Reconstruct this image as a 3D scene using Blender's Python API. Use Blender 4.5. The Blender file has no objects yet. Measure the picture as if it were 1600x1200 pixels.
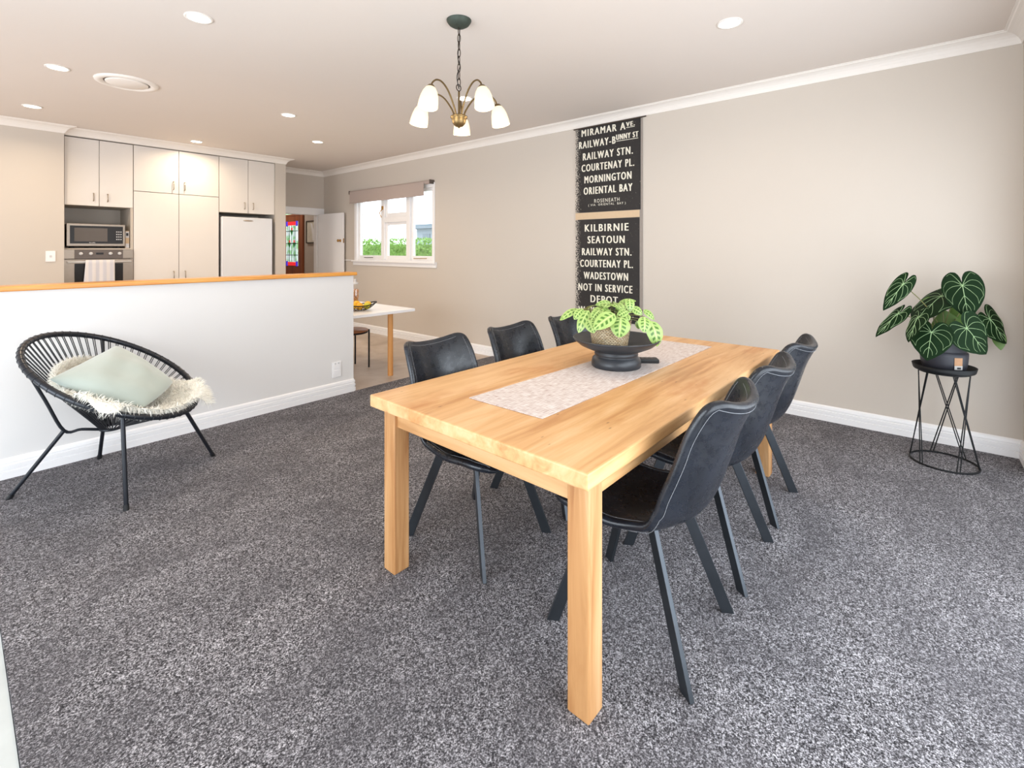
import bpy, bmesh, math, random
from mathutils import Vector, Matrix
random.seed(7)
PI = math.pi
SC = bpy.context.scene
COL = SC.collection

# ------------------------------------------------------------------ camera, world, light, exposure
cam_d = bpy.data.cameras.new('camera')
cam_d.sensor_width = 36.0
cam_d.lens = 36.0 * 745.0 / 1600.0
cam_d.shift_y = -(600.0 - 389.5) / 1600.0
cam_d.clip_start = 0.05
cam = bpy.data.objects.new('camera', cam_d)
COL.objects.link(cam)
cam.location = (0, 0, 1.4)
cam.rotation_euler = (PI / 2, 0, -math.atan(884 / 745.0))
SC.camera = cam

SC.view_settings.view_transform = 'Standard'
SC.view_settings.look = 'None'
SC.view_settings.exposure = 0.0
SC.view_settings.gamma = 1.0
SC.view_settings.use_curve_mapping = False

world = bpy.data.worlds.new('sky')
SC.world = world
world.use_nodes = True
bg = world.node_tree.nodes['Background']
bg.inputs['Color'].default_value = (0.86, 0.93, 1.0, 1)
bg.inputs['Strength'].default_value = 3.0


def area(name, loc, rot, sx, sy, power, color, spread=PI):
    l = bpy.data.lights.new(name, 'AREA')
    l.shape = 'RECTANGLE'
    l.size, l.size_y = sx, sy
    l.energy = power
    l.color = color
    l.spread = spread
    o = bpy.data.objects.new(name, l)
    o.location, o.rotation_euler = loc, rot
    COL.objects.link(o)
    return o


# daylight through the glazed doors behind the camera, left of it and at the kitchen's left end
area('daylight_near', (1.4, -0.64, 1.12), (PI / 2, 0, 0), 3.2, 2.1, 68, (0.84, 0.92, 1.0))
area('daylight_left', (-2.28, 1.9, 1.15), (PI / 2, 0, -PI / 2), 3.6, 2.1, 128, (0.82, 0.91, 1.0))
area('daylight_kitchen', (-2.28, 6.2, 1.55), (PI / 2, 0, -PI / 2), 2.0, 1.3, 40, (0.95, 0.97, 1.0))

# ------------------------------------------------------------------ materials
def srgb(r, g, b):
    f = lambda c: (c / 255 / 12.92) if c / 255 <= 0.04045 else ((c / 255 + 0.055) / 1.055) ** 2.4
    return (f(r), f(g), f(b), 1)


class NT:
    def __init__(self, name):
        self.m = bpy.data.materials.new(name)
        self.m.use_nodes = True
        self.t = self.m.node_tree
        self.b = self.t.nodes['Principled BSDF']

    def n(self, typ, **kw):
        x = self.t.nodes.new(typ)
        for k, v in kw.items():
            if k.startswith('i_'):
                x.inputs[k[2:].replace('_', ' ')].default_value = v
            else:
                setattr(x, k, v)
        return x

    def l(self, a, b):
        self.t.links.new(a, b)

    def math(self, op, a, b=None, clamp=False):
        x = self.n('ShaderNodeMath', operation=op, use_clamp=clamp)
        for i, v in enumerate((a, b)):
            if v is None: continue
            if isinstance(v, (int, float)): x.inputs[i].default_value = v
            else: self.l(v, x.inputs[i])
        return x.outputs[0]

    def mix(self, fac, a, b):
        x = self.n('ShaderNodeMix', data_type='RGBA')
        for s, v in ((x.inputs[0], fac), (x.inputs[6], a), (x.inputs[7], b)):
            if isinstance(v, (int, float)): s.default_value = v
            elif isinstance(v, tuple): s.default_value = v
            else: self.l(v, s)
        return x.outputs[2]

    def ramp(self, fac, stops):
        x = self.n('ShaderNodeValToRGB')
        e = x.color_ramp.elements
        e[0].position, e[0].color = stops[0]
        e[1].position, e[1].color = stops[-1]
        for p, c in stops[1:-1]:
            k = e.new(p); k.color = c
        self.l(fac, x.inputs[0])
        return x.outputs[0]

    def coord(self, kind='Object', scale=(1, 1, 1), rot=(0, 0, 0)):
        c = self.n('ShaderNodeTexCoord')
        m = self.n('ShaderNodeMapping')
        m.inputs['Scale'].default_value = scale
        m.inputs['Rotation'].default_value = rot
        self.l(c.outputs[kind], m.inputs[0])
        return m.outputs[0]

    def noise(self, vec, scale, detail=3, rough=0.5, dist=0):
        x = self.n('ShaderNodeTexNoise')
        x.inputs['Scale'].default_value = scale
        x.inputs['Detail'].default_value = detail
        x.inputs['Roughness'].default_value = rough
        x.inputs['Distortion'].default_value = dist
        self.l(vec, x.inputs['Vector'])
        return x.outputs[0]

    def bump(self, h, strength=0.3, dist=0.01):
        x = self.n('ShaderNodeBump')
        x.inputs['Strength'].default_value = strength
        x.inputs['Distance'].default_value = dist
        self.l(h, x.inputs['Height'])
        self.l(x.outputs[0], self.b.inputs['Normal'])


def plain(name, col, rough=0.5, metal=0.0, var=0.06, scale=6.0, bump=0.0, bscale=200, spec=0.5, sheen=0.0):
    k = NT(name)
    v = k.coord()
    nz = k.noise(v, scale, 3)
    a = tuple(min(1, c * (1 - var)) for c in col[:3]) + (1,)
    b = tuple(min(1, c * (1 + var)) for c in col[:3]) + (1,)
    k.l(k.mix(nz, a, b), k.b.inputs['Base Color'])
    k.b.inputs['Roughness'].default_value = rough
    k.b.inputs['Metallic'].default_value = metal
    k.b.inputs['Specular IOR Level'].default_value = spec
    if sheen: k.b.inputs['Sheen Weight'].default_value = sheen
    if bump: k.bump(k.noise(v, bscale, 2), bump, 0.002)
    return k.m


def emit(name, col, strength):
    k = NT(name)
    k.b.inputs['Base Color'].default_value = col
    k.b.inputs['Emission Color'].default_value = col
    k.b.inputs['Emission Strength'].default_value = strength
    return k.m


def wood(name, c1, c2, c3, axis=0, rough=0.45, boards=0.0, knots=False):
    k = NT(name)
    s = [7, 7, 7]; s[axis] = 0.55
    v = k.coord(scale=tuple(s))
    g1 = k.noise(v, 2.2, 6, 0.6, 0.6)
    s2 = [60, 60, 60]; s2[axis] = 2.0
    g2 = k.noise(k.coord(scale=tuple(s2)), 1.5, 3)
    col = k.ramp(g1, [(0.34, c1), (0.50, c2), (0.68, c3)])
    col = k.mix(k.math('MULTIPLY', g2, 0.42), col, c1)
    if boards:
        sep = k.n('ShaderNodeSeparateXYZ'); k.l(k.coord(), sep.inputs[0])
        fl = k.math('FLOOR', k.math('DIVIDE', sep.outputs[1], boards))
        wn = k.n('ShaderNodeTexWhiteNoise', noise_dimensions='1D'); k.l(fl, wn.inputs['W'])
        col = k.mix(k.math('MULTIPLY', wn.outputs[0], 0.38), col, c3)
    if knots:
        vo = k.n('ShaderNodeTexVoronoi', voronoi_dimensions='2D'); vo.inputs['Scale'].default_value = 4.2
        k.l(k.coord(scale=(1, 3.0, 1)), vo.inputs['Vector'])
        d = k.math('ADD', vo.outputs['Distance'], k.math('MULTIPLY', g1, 0.10))
        kn = k.ramp(d, [(0.045, (1, 1, 1, 1)), (0.10, (0, 0, 0, 1))])
        wn2 = k.n('ShaderNodeSeparateColor'); k.l(vo.outputs['Color'], wn2.inputs[0])
        on = k.math('GREATER_THAN', wn2.outputs[0], 0.66)
        kf = k.math('MULTIPLY', kn, on)
        col = k.mix(k.math('MULTIPLY', kf, 0.85), col, srgb(84, 50, 26))
        st = k.noise(k.coord(scale=(0.9, 2.4, 2.4)), 2.3, 4, 0.6)
        col = k.mix(k.math('MULTIPLY', k.ramp(st, [(0.57, (0, 0, 0, 1)), (0.70, (1, 1, 1, 1))]), 0.5), col, srgb(184, 116, 58))
    k.l(col, k.b.inputs['Base Color'])
    k.b.inputs['Roughness'].default_value = rough
    k.bump(g2, 0.12, 0.002)
    return k.m


M = {}
M['wall'] = plain('beige_wall_paint', srgb(203, 193, 182), 0.75, var=0.012, scale=1.5, spec=0.25)
M['half'] = plain('off_white_half_wall', srgb(222, 219, 217), 0.7, var=0.012, scale=1.5, spec=0.25)  # lighter and more neutral than the beige of the other walls
M['ceiling'] = plain('ceiling_paint', srgb(222, 212, 204), 0.8, var=0.012, scale=2, spec=0.2)
M['white'] = plain('white_gloss_paint', srgb(240, 238, 238), 0.35, var=0.01)
M['cornice'] = plain('cornice_paint', srgb(236, 229, 222), 0.6, var=0.01)
M['cab'] = plain('cabinet_laminate', srgb(226, 219, 212), 0.28, var=0.01)
M['carcass'] = plain('cabinet_carcass', srgb(196, 184, 170), 0.5, var=0.03)
M['frost'] = plain('white_enamel', srgb(222, 222, 224), 0.3, var=0.01)
M['steel'] = plain('brushed_steel', srgb(150, 138, 126), 0.36, 1.0, var=0.08, scale=30)
M['steel_dark'] = plain('dark_steel_panel', srgb(104, 95, 90), 0.45, 0.5, var=0.05)
M['handle'] = plain('nickel_handle', srgb(176, 164, 150), 0.3, 1.0)
M['black_glass'] = plain('black_oven_glass', srgb(34, 31, 30), 0.25, spec=0.2)
M['grey_glass'] = plain('mesh_window_glass', srgb(98, 92, 88), 0.4, spec=0.2)
M['black'] = plain('black_plastic', srgb(26, 26, 28), 0.45)
M['grey_pl'] = plain('pale_plastic', srgb(205, 203, 203), 0.4)
M['bmetal'] = plain('black_powder_coat', srgb(22, 23, 25), 0.5, 0.1, spec=0.3)
M['leg'] = plain('gunmetal_bar', srgb(66, 70, 75), 0.33, 0.75, var=0.2, scale=14)
M['tube'] = plain('black_blue_tube', srgb(30, 33, 40), 0.3, 0.2)
M['cord'] = plain('black_vinyl_cord', srgb(28, 30, 35), 0.4)
M['stitch'] = plain('pale_stitch_thread', srgb(122, 124, 128), 0.9)
M['cap'] = wood('varnished_rail_wood', srgb(196, 120, 40), srgb(218, 146, 58), srgb(232, 170, 84), 0, 0.28)
M['top'] = wood('rustic_pale_timber', srgb(184, 130, 78), srgb(214, 166, 112), srgb(230, 190, 142), 0, 0.45, 0.139, True)
M['legwood'] = wood('rustic_leg_timber', srgb(160, 108, 62), srgb(192, 144, 94), srgb(212, 172, 126), 2, 0.45)
M['apron'] = wood('rustic_apron_timber', srgb(180, 130, 80), srgb(208, 162, 110), srgb(222, 182, 134), 1, 0.45)
M['pole'] = wood('round_leg_timber', srgb(186, 120, 58), srgb(208, 146, 82), srgb(220, 164, 100), 2, 0.45)
M['seatwood'] = wood('stool_seat_wood', srgb(140, 84, 48), srgb(164, 104, 62), srgb(180, 122, 78), 0, 0.35)
M['redwood'] = wood('red_brown_door_wood', srgb(116, 56, 28), srgb(148, 78, 40), srgb(168, 96, 52), 2, 0.35)
M['blind'] = plain('mushroom_blind_fabric', srgb(176, 160, 152), 0.9, var=0.03, scale=60)
M['pillow'] = plain('sage_velvet', srgb(174, 185, 178), 0.8, var=0.10, scale=7, sheen=0.5)
M['fleece'] = plain('cream_fleece', srgb(253, 249, 240), 0.9, var=0.04, scale=20, sheen=0.3)
M['patina'] = plain('verdigris_bronze', srgb(70, 78, 70), 0.6, 0.5, var=0.35, scale=40)
M['bronze'] = plain('aged_bronze', srgb(118, 98, 66), 0.4, 0.85, var=0.25, scale=40)
M['chain'] = plain('dark_bronze_chain', srgb(66, 54, 44), 0.45, 0.8)
M['bowl'] = plain('charcoal_bowl', srgb(46, 49, 54), 0.36, var=0.1, scale=12)
M['pot'] = plain('slate_plastic_pot', srgb(46, 46, 53), 0.5, var=0.05)
M['sticker'] = plain('kraft_sticker', srgb(168, 126, 92), 0.7, var=0.15, scale=60)
M['sticker_white'] = plain('sticker_white', srgb(176, 172, 168), 0.7)
M['soil'] = plain('dark_soil', srgb(44, 34, 26), 0.95, var=0.4, scale=60)
M['stem'] = plain('plant_stem', srgb(112, 110, 62), 0.5)
M['vein'] = plain('pale_leaf_vein', srgb(150, 178, 128), 0.5)
M['leafback'] = plain('pale_leaf_underside', srgb(98, 128, 58), 0.5, var=0.1)
M['brownleaf'] = plain('dried_leaf_edge', srgb(150, 110, 84), 0.7, var=0.2, scale=30)
M['lemon'] = plain('lemon_peel', srgb(236, 190, 34), 0.45, bump=0.25, bscale=300)
M['orange'] = plain('orange_peel', srgb(238, 176, 34), 0.45, bump=0.25, bscale=300)
M['limey'] = plain('yellow_green_peel', srgb(206, 198, 50), 0.45, bump=0.25, bscale=300)
M['brass'] = plain('brass', srgb(176, 132, 70), 0.3, 0.9)
M['tan'] = plain('tan_tape', srgb(206, 180, 148), 0.85, var=0.05, scale=30)
M['letter'] = plain('cream_lettering', srgb(232, 226, 210), 0.8, var=0.04, scale=40)
M['canvas'] = plain('grey_canvas_edge', srgb(150, 140, 132), 0.9, var=0.15, scale=40)
M['hallwall'] = plain('hall_wall_paint', srgb(190, 176, 164), 0.75, var=0.02)
M['paper'] = plain('picture_paper', srgb(214, 206, 190), 0.6, var=0.25, scale=9)
M['frame'] = plain('dark_picture_frame', srgb(60, 48, 38), 0.5)
M['house'] = plain('pale_weatherboard', srgb(158, 172, 182), 0.7)
M['roof'] = plain('grey_roof_sheet', srgb(130, 144, 154), 0.6)
M['ground'] = plain('garden_ground', srgb(150, 150, 140), 0.9, var=0.2)
M['shade'] = emit('lit_opal_glass', (1.0, 0.82, 0.52, 1), 0.85)
M['shade'].node_tree.nodes['Principled BSDF'].inputs['Base Color'].default_value = (0.42, 0.38, 0.30, 1)
M['lamp'] = emit('lit_lamp_disc', (1.0, 0.93, 0.80, 1), 9.0)

# carpet
k = NT('speckled_grey_carpet')
v = k.coord()
n1 = k.noise(v, 215, 3, 0.75)
n2 = k.noise(v, 80, 2, 0.6)
n3 = k.noise(k.coord(scale=(1.0, 1.7, 1), rot=(0, 0, 0.7)), 2.4, 3, 0.55, 0.6)
t = k.math('ADD', k.math('MULTIPLY', n1, 0.80), k.math('MULTIPLY', n2, 0.20))
c = k.ramp(t, [(0.39, (0.008, 0.007, 0.009, 1)), (0.47, (0.080, 0.075, 0.079, 1)), (0.54, (0.29, 0.276, 0.29, 1)), (0.64, (0.84, 0.805, 0.84, 1))])
c = k.mix(k.ramp(n3, [(0.36, (0.5, 0.5, 0.5, 1)), (0.66, (0, 0, 0, 1))]), c, (0.085, 0.079, 0.086, 1))
k.l(c, k.b.inputs['Base Color'])
k.b.inputs['Roughness'].default_value = 0.95
k.b.inputs['Specular IOR Level'].default_value = 0.15
k.bump(t, 0.7, 0.012)
M['carpet'] = k.m

# vinyl floor of the kitchen
k = NT('stone_vinyl')
n1 = k.noise(k.coord(), 1.6, 5, 0.6, 0.8)
c = k.ramp(n1, [(0.3, srgb(164, 146, 130)), (0.55, srgb(190, 174, 160)), (0.75, srgb(206, 198, 190))])
k.l(c, k.b.inputs['Base Color'])
k.b.inputs['Roughness'].default_value = 0.4
M['vinyl'] = k.m
M['stone'] = plain('pale_grey_tile', srgb(186, 190, 188), 0.5, var=0.12, scale=9)

# leather
k = NT('worn_black_leather')
v = k.coord()
n1 = k.noise(v, 5, 5, 0.65, 0.4)
n2 = k.noise(v, 130, 3, 0.6)
n3 = k.noise(v, 26, 4, 0.7)
c = k.ramp(n1, [(0.3, srgb(14, 17, 23)), (0.55, srgb(27, 31, 39)), (0.8, srgb(44, 45, 50))])
k.l(k.mix(k.math('MULTIPLY', k.ramp(n3, [(0.70, (0, 0, 0, 1)), (0.80, (1, 1, 1, 1))]), 0.16), c, srgb(110, 110, 112)), k.b.inputs['Base Color'])
k.l(k.ramp(n3, [(0.3, (0.20, 0.20, 0.20, 1)), (0.7, (0.40, 0.40, 0.40, 1))]), k.b.inputs['Roughness'])
k.bump(k.math('ADD', n2, k.math('MULTIPLY', n3, 0.8)), 0.12, 0.002)
M['leather'] = k.m

# woven runner
k = NT('woven_runner_cloth')
w1 = k.noise(k.coord(scale=(6, 90, 1)), 3, 3)
w2 = k.noise(k.coord(scale=(90, 8, 1)), 3, 3)
c = k.ramp(k.math('ADD', k.math('MULTIPLY', w1, 0.5), k.math('MULTIPLY', w2, 0.5)),
           [(0.38, srgb(176, 152, 144)), (0.5, srgb(208, 196, 190)), (0.64, srgb(226, 220, 216))])
k.l(c, k.b.inputs['Base Color'])
k.b.inputs['Roughness'].default_value = 0.95
k.bump(w2, 0.5, 0.003)
M['runner'] = k.m

# towel
k = NT('striped_towel_cloth')
sep = k.n('ShaderNodeSeparateXYZ'); k.l(k.coord(), sep.inputs[0])
st = k.math('SINE', k.math('MULTIPLY', sep.outputs[0], 92.0))
k.l(k.ramp(k.math('ADD', k.math('MULTIPLY', st, 0.5), 0.5), [(0.3, srgb(204, 202, 208)), (0.7, srgb(222, 216, 214))]), k.b.inputs['Base Color'])
k.b.inputs['Roughness'].default_value = 0.95
M['towel'] = k.m

# basket weave (uv: around, up)
k = NT('seagrass_weave')
br = k.n('ShaderNodeTexBrick')
br.inputs['Scale'].default_value = 1.0
br.inputs['Brick Width'].default_value = 1.0
br.inputs['Row Height'].default_value = 0.5
br.inputs['Mortar Size'].default_value = 0.13
br.inputs['Mortar Smooth'].default_value = 1.0
br.inputs['Color1'].default_value = srgb(206, 178, 138)
br.inputs['Color2'].default_value = srgb(232, 212, 178)
br.inputs['Mortar'].default_value = srgb(110, 80, 52)
mp = k.n('ShaderNodeMapping'); mp.inputs['Scale'].default_value = (38, 9.5, 1)
uvn = k.n('ShaderNodeUVMap'); k.l(uvn.outputs[0], mp.inputs[0]); wz = k.n('ShaderNodeVectorMath', operation='MULTIPLY_ADD'); wn3 = k.n('ShaderNodeTexNoise'); wn3.inputs['Scale'].default_value = 90
k.l(k.coord(), wn3.inputs['Vector']); k.l(wn3.outputs['Color'], wz.inputs[0]); wz.inputs[1].default_value = (.7, .35, 0); k.l(mp.outputs[0], wz.inputs[2]); k.l(wz.outputs[0], br.inputs['Vector'])
k.l(br.outputs[0], k.b.inputs['Base Color'])
k.b.inputs['Roughness'].default_value = 0.8
k.bump(k.math('SUBTRACT', 1.0, br.outputs['Fac']), 0.8, 0.006)
M['basket'] = k.m

# prayer plant leaf (uv: x across -1..1, y along 0..1)
k = NT('blotched_lime_leaf')
uvn = k.n('ShaderNodeUVMap')
sep = k.n('ShaderNodeSeparateXYZ'); k.l(uvn.outputs[0], sep.inputs[0])
ax = k.math('ABSOLUTE', sep.outputs[0]); y = sep.outputs[1]
band = k.math('MULTIPLY', k.math('GREATER_THAN', ax, 0.18), k.math('LESS_THAN', ax, 0.58))
ph = k.math('SINE', k.math('MULTIPLY', k.math('SUBTRACT', y, k.math('MULTIPLY', ax, 0.16)), 2 * PI * 5.2))
bl = k.math('MULTIPLY', band, k.math('GREATER_THAN', ph, -0.1))
bl = k.math('MULTIPLY', bl, k.math('MULTIPLY', k.math('GREATER_THAN', y, 0.10), k.math('LESS_THAN', y, 0.93)))
nz = k.noise(k.coord(), 30, 2)
base = k.mix(nz, srgb(138, 168, 84), srgb(166, 188, 112))
c = k.mix(bl, base, srgb(72, 112, 38))
c = k.mix(k.math('LESS_THAN', ax, 0.045), c, srgb(196, 216, 140))
k.l(c, k.b.inputs['Base Color'])
k.b.inputs['Roughness'].default_value = 0.4
k.b.inputs['Subsurface Weight'].default_value = 0.0
M['prayer'] = k.m
M['anth'] = plain('dark_velvet_leaf', srgb(18, 38, 17), 0.6, var=0.35, scale=14, spec=0.08)
M['hedge'] = plain('hedge_leaf', srgb(140, 184, 88), 0.6, var=0.55, scale=16)

# banner panel, black with the left margin flaking
k = NT('worn_black_banner')
co = k.coord()
sep = k.n('ShaderNodeSeparateXYZ'); k.l(co, sep.inputs[0])
edge = k.math('MULTIPLY', k.math('SUBTRACT', sep.outputs[1], 0.31), 12.0, True)
nz = k.noise(co, 90, 4, 0.75)
fl = k.math('GREATER_THAN', k.math('ADD', nz, k.math('MULTIPLY', edge, 0.20)), 0.685)
nb = k.noise(co, 5, 4)
c = k.mix(fl, k.mix(nb, srgb(26, 23, 22), srgb(44, 39, 37)), srgb(196, 186, 174))
k.l(c, k.b.inputs['Base Color'])
k.b.inputs['Roughness'].default_value = 0.7
M['banner'] = k.m

# window glass: mostly clear with a soft mirror
k = NT('window_glass')
tr = k.n('ShaderNodeBsdfTransparent'); gl = k.n('ShaderNodeBsdfGlossy'); gl.inputs['Roughness'].default_value = 0.02
mx = k.n('ShaderNodeMixShader'); mx.inputs[0].default_value = 0.06
k.l(tr.outputs[0], mx.inputs[1]); k.l(gl.outputs[0], mx.inputs[2])
k.l(mx.outputs[0], k.t.nodes['Material Output'].inputs['Surface'])
M['glass'] = k.m
# jar glass
k = NT('jar_glass')
tr = k.n('ShaderNodeBsdfTransparent'); gl = k.n('ShaderNodeBsdfGlossy'); gl.inputs['Roughness'].default_value = 0.05
mx = k.n('ShaderNodeMixShader'); mx.inputs[0].default_value = 0.12
k.l(tr.outputs[0], mx.inputs[1]); k.l(gl.outputs[0], mx.inputs[2])
k.l(mx.outputs[0], k.t.nodes['Material Output'].inputs['Surface'])
M['jar'] = k.m
M['pasta'] = plain('dried_pasta', srgb(206, 150, 92), 0.6, var=0.4, scale=60)
for nm, cc, s in (('sg_red', (0.75, 0.02, 0.03, 1), 0.8), ('sg_blue', (0.05, 0.03, 0.55, 1), 0.8), ('sg_green', (0.02, 0.20, 0.04, 1), 0.5)):  # daylight behind the coloured panes is put in as emission
    M[nm] = emit('backlit_' + nm[3:] + '_glass', cc, s)
k = NT('backlit_clear_glass')  # glows by itself in place of daylight behind pane and fanlight
c = k.ramp(k.noise(k.coord(), 9, 3), [(0.35, (0.30, 0.62, 0.30, 1)), (0.5, (0.62, 0.85, 0.80, 1)), (0.66, (0.80, 0.92, 1.0, 1))])
k.l(c, k.b.inputs['Base Color']); k.l(c, k.b.inputs['Emission Color']); k.b.inputs['Emission Strength'].default_value = 0.8
M['sg_clear'] = k.m


# ------------------------------------------------------------------ mesh helpers
class MB:
    def __init__(self):
        self.v, self.f, self.s, self.uv = [], [], [], {}

    def add(self, vs, fs, smooth=False, uvs=None, tf=None):
        o = len(self.v)
        self.v += [tuple(tf @ Vector(p)) if tf is not None else tuple(p) for p in vs]
        for i, f in enumerate(fs):
            if uvs: self.uv[len(self.f)] = [uvs[j] for j in f]
            self.f.append([o + j for j in f]); self.s.append(smooth)
        return self

    def box(self, x0, x1, y0, y1, z0, z1, tf=None):
        vs = [(x, y, z) for z in (z0, z1) for y in (y0, y1) for x in (x0, x1)]
        return self.add(vs, [(0, 2, 3, 1), (4, 5, 7, 6), (0, 1, 5, 4), (2, 6, 7, 3), (0, 4, 6, 2), (1, 3, 7, 5)], tf=tf)

    def tube(self, pts, r, seg=8, closed=False, caps=True, radii=None, tf=None):
        pts = [Vector(p) for p in pts]
        n = len(pts)
        tans = []
        for i in range(n):
            a = pts[i - 1] if (i > 0 or closed) else pts[i]
            b = pts[(i + 1) % n] if (i < n - 1 or closed) else pts[i]
            tans.append((b - a).normalized())
        up = Vector((0, 0, 1)) if abs(tans[0].z) < 0.9 else Vector((1, 0, 0))
        nr = (up - tans[0] * up.dot(tans[0])).normalized()
        vs, fs = [], []
        for i in range(n):
            nr = (nr - tans[i] * nr.dot(tans[i])).normalized()
            bn = tans[i].cross(nr)
            rr = radii[i] if radii else r
            for j in range(seg):
                a = 2 * PI * j / seg
                vs.append(pts[i] + (nr * math.cos(a) + bn * math.sin(a)) * rr)
        m = n if closed else n - 1
        for i in range(m):
            for j in range(seg):
                a, b = i * seg + j, i * seg + (j + 1) % seg
                c2, d = ((i + 1) % n) * seg + (j + 1) % seg, ((i + 1) % n) * seg + j
                fs.append((a, b, c2, d))
        self.add(vs, fs, True, tf=tf)
        if caps and not closed:
            self.add(vs[:seg], [tuple(range(seg))[::-1]], tf=tf)
            self.add(vs[-seg:], [tuple(range(seg))], tf=tf)
        return self

    def lathe(self, prof, seg=32, tf=None, closed=False):
        vs, fs, uvs = [], [], []
        n = len(prof)
        for i, (r, z) in enumerate(prof):
            for j in range(seg + 1):
                a = 2 * PI * j / seg
                vs.append((r * math.cos(a), r * math.sin(a), z)); uvs.append((j / seg, i / max(1, n - 1)))
        for i in range(n - 1):
            for j in range(seg):
                a = i * (seg + 1) + j
                fs.append((a, a + 1, a + seg + 2, a + seg + 1))
        return self.add(vs, fs, True, uvs, tf=tf)

    def sweep(self, prof, path, closed=False):
        """prof: (offset to the right of travel, z); path: xy points, mitred"""
        P = [Vector(p) for p in path]; n = len(P)
        right = lambda d: Vector((d.y, -d.x))
        vs, fs = [], []
        for i in range(n):
            d1 = (P[i] - P[i - 1]).normalized() if i > 0 else None
            d2 = (P[i + 1] - P[i]).normalized() if i < n - 1 else None
            d1 = d1 or d2; d2 = d2 or d1
            m = (right(d1) + right(d2)); m = m / max(0.3, m.dot(right(d1)))
            for o, z in prof:
                q = P[i] + m * o
                vs.append((q.x, q.y, z))
        k = len(prof)
        for i in range(n - 1):
            for j in range(k - 1):
                fs.append((i * k + j, i * k + j + 1, (i + 1) * k + j + 1, (i + 1) * k + j))
        self.add(vs, fs)
        self.add(vs[:k], [tuple(range(k))]); self.add(vs[-k:], [tuple(range(k))[::-1]])
        return self

    def prism(self, poly, z0, z1, tf=None):
        n = len(poly)
        vs = [(x, y, z0) for x, y in poly] + [(x, y, z1) for x, y in poly]
        fs = [tuple(range(n))[::-1], tuple(range(n, 2 * n))] + [(i, (i + 1) % n, n + (i + 1) % n, n + i) for i in range(n)]
        return self.add(vs, fs, tf=tf)

    def build(self, name, mat, parent=None, local=False, bevel=0.0, subsurf=0, origin=None, weld=False):
        me = bpy.data.meshes.new(name)
        off = Vector((0, 0, 0)); loc = Vector((0, 0, 0))
        if parent is not None and not local:
            p = parent
            while p: off += p.location; p = p.parent
        elif parent is None:
            if origin is None:
                xs, ys, zs = zip(*self.v)
                origin = ((min(xs) + max(xs)) / 2, (min(ys) + max(ys)) / 2, min(zs))
            off = loc = Vector(origin)
        me.from_pydata([tuple(Vector(p) - off) for p in self.v], [], self.f)
        me.polygons.foreach_set('use_smooth', self.s)
        if self.uv:
            ul = me.uv_layers.new(name='UVMap')
            for p in me.polygons:
                if p.index in self.uv:
                    for li, c in zip(p.loop_indices, self.uv[p.index]): ul.data[li].uv = c
        bm = bmesh.new(); bm.from_mesh(me)
        if weld: bmesh.ops.remove_doubles(bm, verts=bm.verts, dist=1e-5)
        bmesh.ops.recalc_face_normals(bm, faces=bm.faces)
        bm.to_mesh(me); bm.free()
        me.materials.append(mat)
        o = bpy.data.objects.new(name, me)
        COL.objects.link(o)
        if parent is not None: o.parent = parent
        else: o.location = loc
        if bevel:
            b = o.modifiers.new('bevel', 'BEVEL'); b.width = bevel; b.segments = 2; b.limit_method = 'ANGLE'
        if subsurf:
            b = o.modifiers.new('subsurf', 'SUBSURF'); b.levels = b.render_levels = subsurf
        return o


def tag(o, label, cat, group=None, kind=None):
    o['label'] = label
    o['category'] = cat
    if group: o['group'] = group
    if kind: o['kind'] = kind
    return o


def thing(name, label, cat, loc, rz=0, group=None):
    o = bpy.data.objects.new(name, None)
    o.empty_display_size = 0.1
    COL.objects.link(o)
    o.location = loc; o.rotation_euler = (0, 0, rz)
    return tag(o, label, cat, group)


def struct(o, label=None, cat=None):
    o['kind'] = 'structure'
    if label: o['label'] = label
    if cat: o['category'] = cat
    return o


def dup(root, loc, rz, label):
    r = root.copy(); COL.objects.link(r)
    r.location = loc; r.rotation_euler = (0, 0, rz); r['label'] = label
    for ch in list(root.children):
        c2 = ch.copy(); COL.objects.link(c2); c2.parent = r
        for g in list(ch.children):
            d = g.copy(); COL.objects.link(d); d.parent = c2
    return r


def catmull(pts, n):
    P = [Vector(p) for p in pts]
    P = [P[0] * 2 - P[1]] + P + [P[-1] * 2 - P[-2]]
    out = []
    m = len(P) - 3
    for i in range(n + 1):
        t = i / n * m
        j = min(int(t), m - 1); t -= j
        a, b, c2, d = P[j:j + 4]
        out.append(0.5 * ((2 * b) + (c2 - a) * t + (2 * a - 5 * b + 4 * c2 - d) * t * t + (3 * b - a - 3 * c2 + d) * t ** 3))
    return out


def frame_tf(o, xdir, zdir):
    """matrix with local x along xdir and local z close to zdir"""
    x = Vector(xdir).normalized(); z = Vector(zdir); z = (z - x * z.dot(x)).normalized(); y = z.cross(x)
    m = Matrix((x, y, z)).transposed().to_4x4(); m.translation = Vector(o)
    return m


def text_mesh(body, w, h, bold=0.0, spacing=1.0):
    cu = bpy.data.curves.new('t', 'FONT'); cu.body = body; cu.size = 1.0
    cu.offset = bold; cu.space_character = spacing; cu.resolution_u = 3
    ob = bpy.data.objects.new('t', cu); COL.objects.link(ob)
    dg = bpy.context.evaluated_depsgraph_get()
    me = bpy.data.meshes.new_from_object(ob.evaluated_get(dg))
    vs = [x.co.copy() for x in me.vertices]; fs = [list(p.vertices) for p in me.polygons]
    bpy.data.objects.remove(ob); bpy.data.curves.remove(cu); bpy.data.meshes.remove(me)
    x0, x1 = min(p.x for p in vs), max(p.x for p in vs)
    y1 = max(p.y for p in vs if True); sy = h / 0.73
    return [((p.x - x0) / (x1 - x0) * w, p.y * sy, 0) for p in vs], fs


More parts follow.
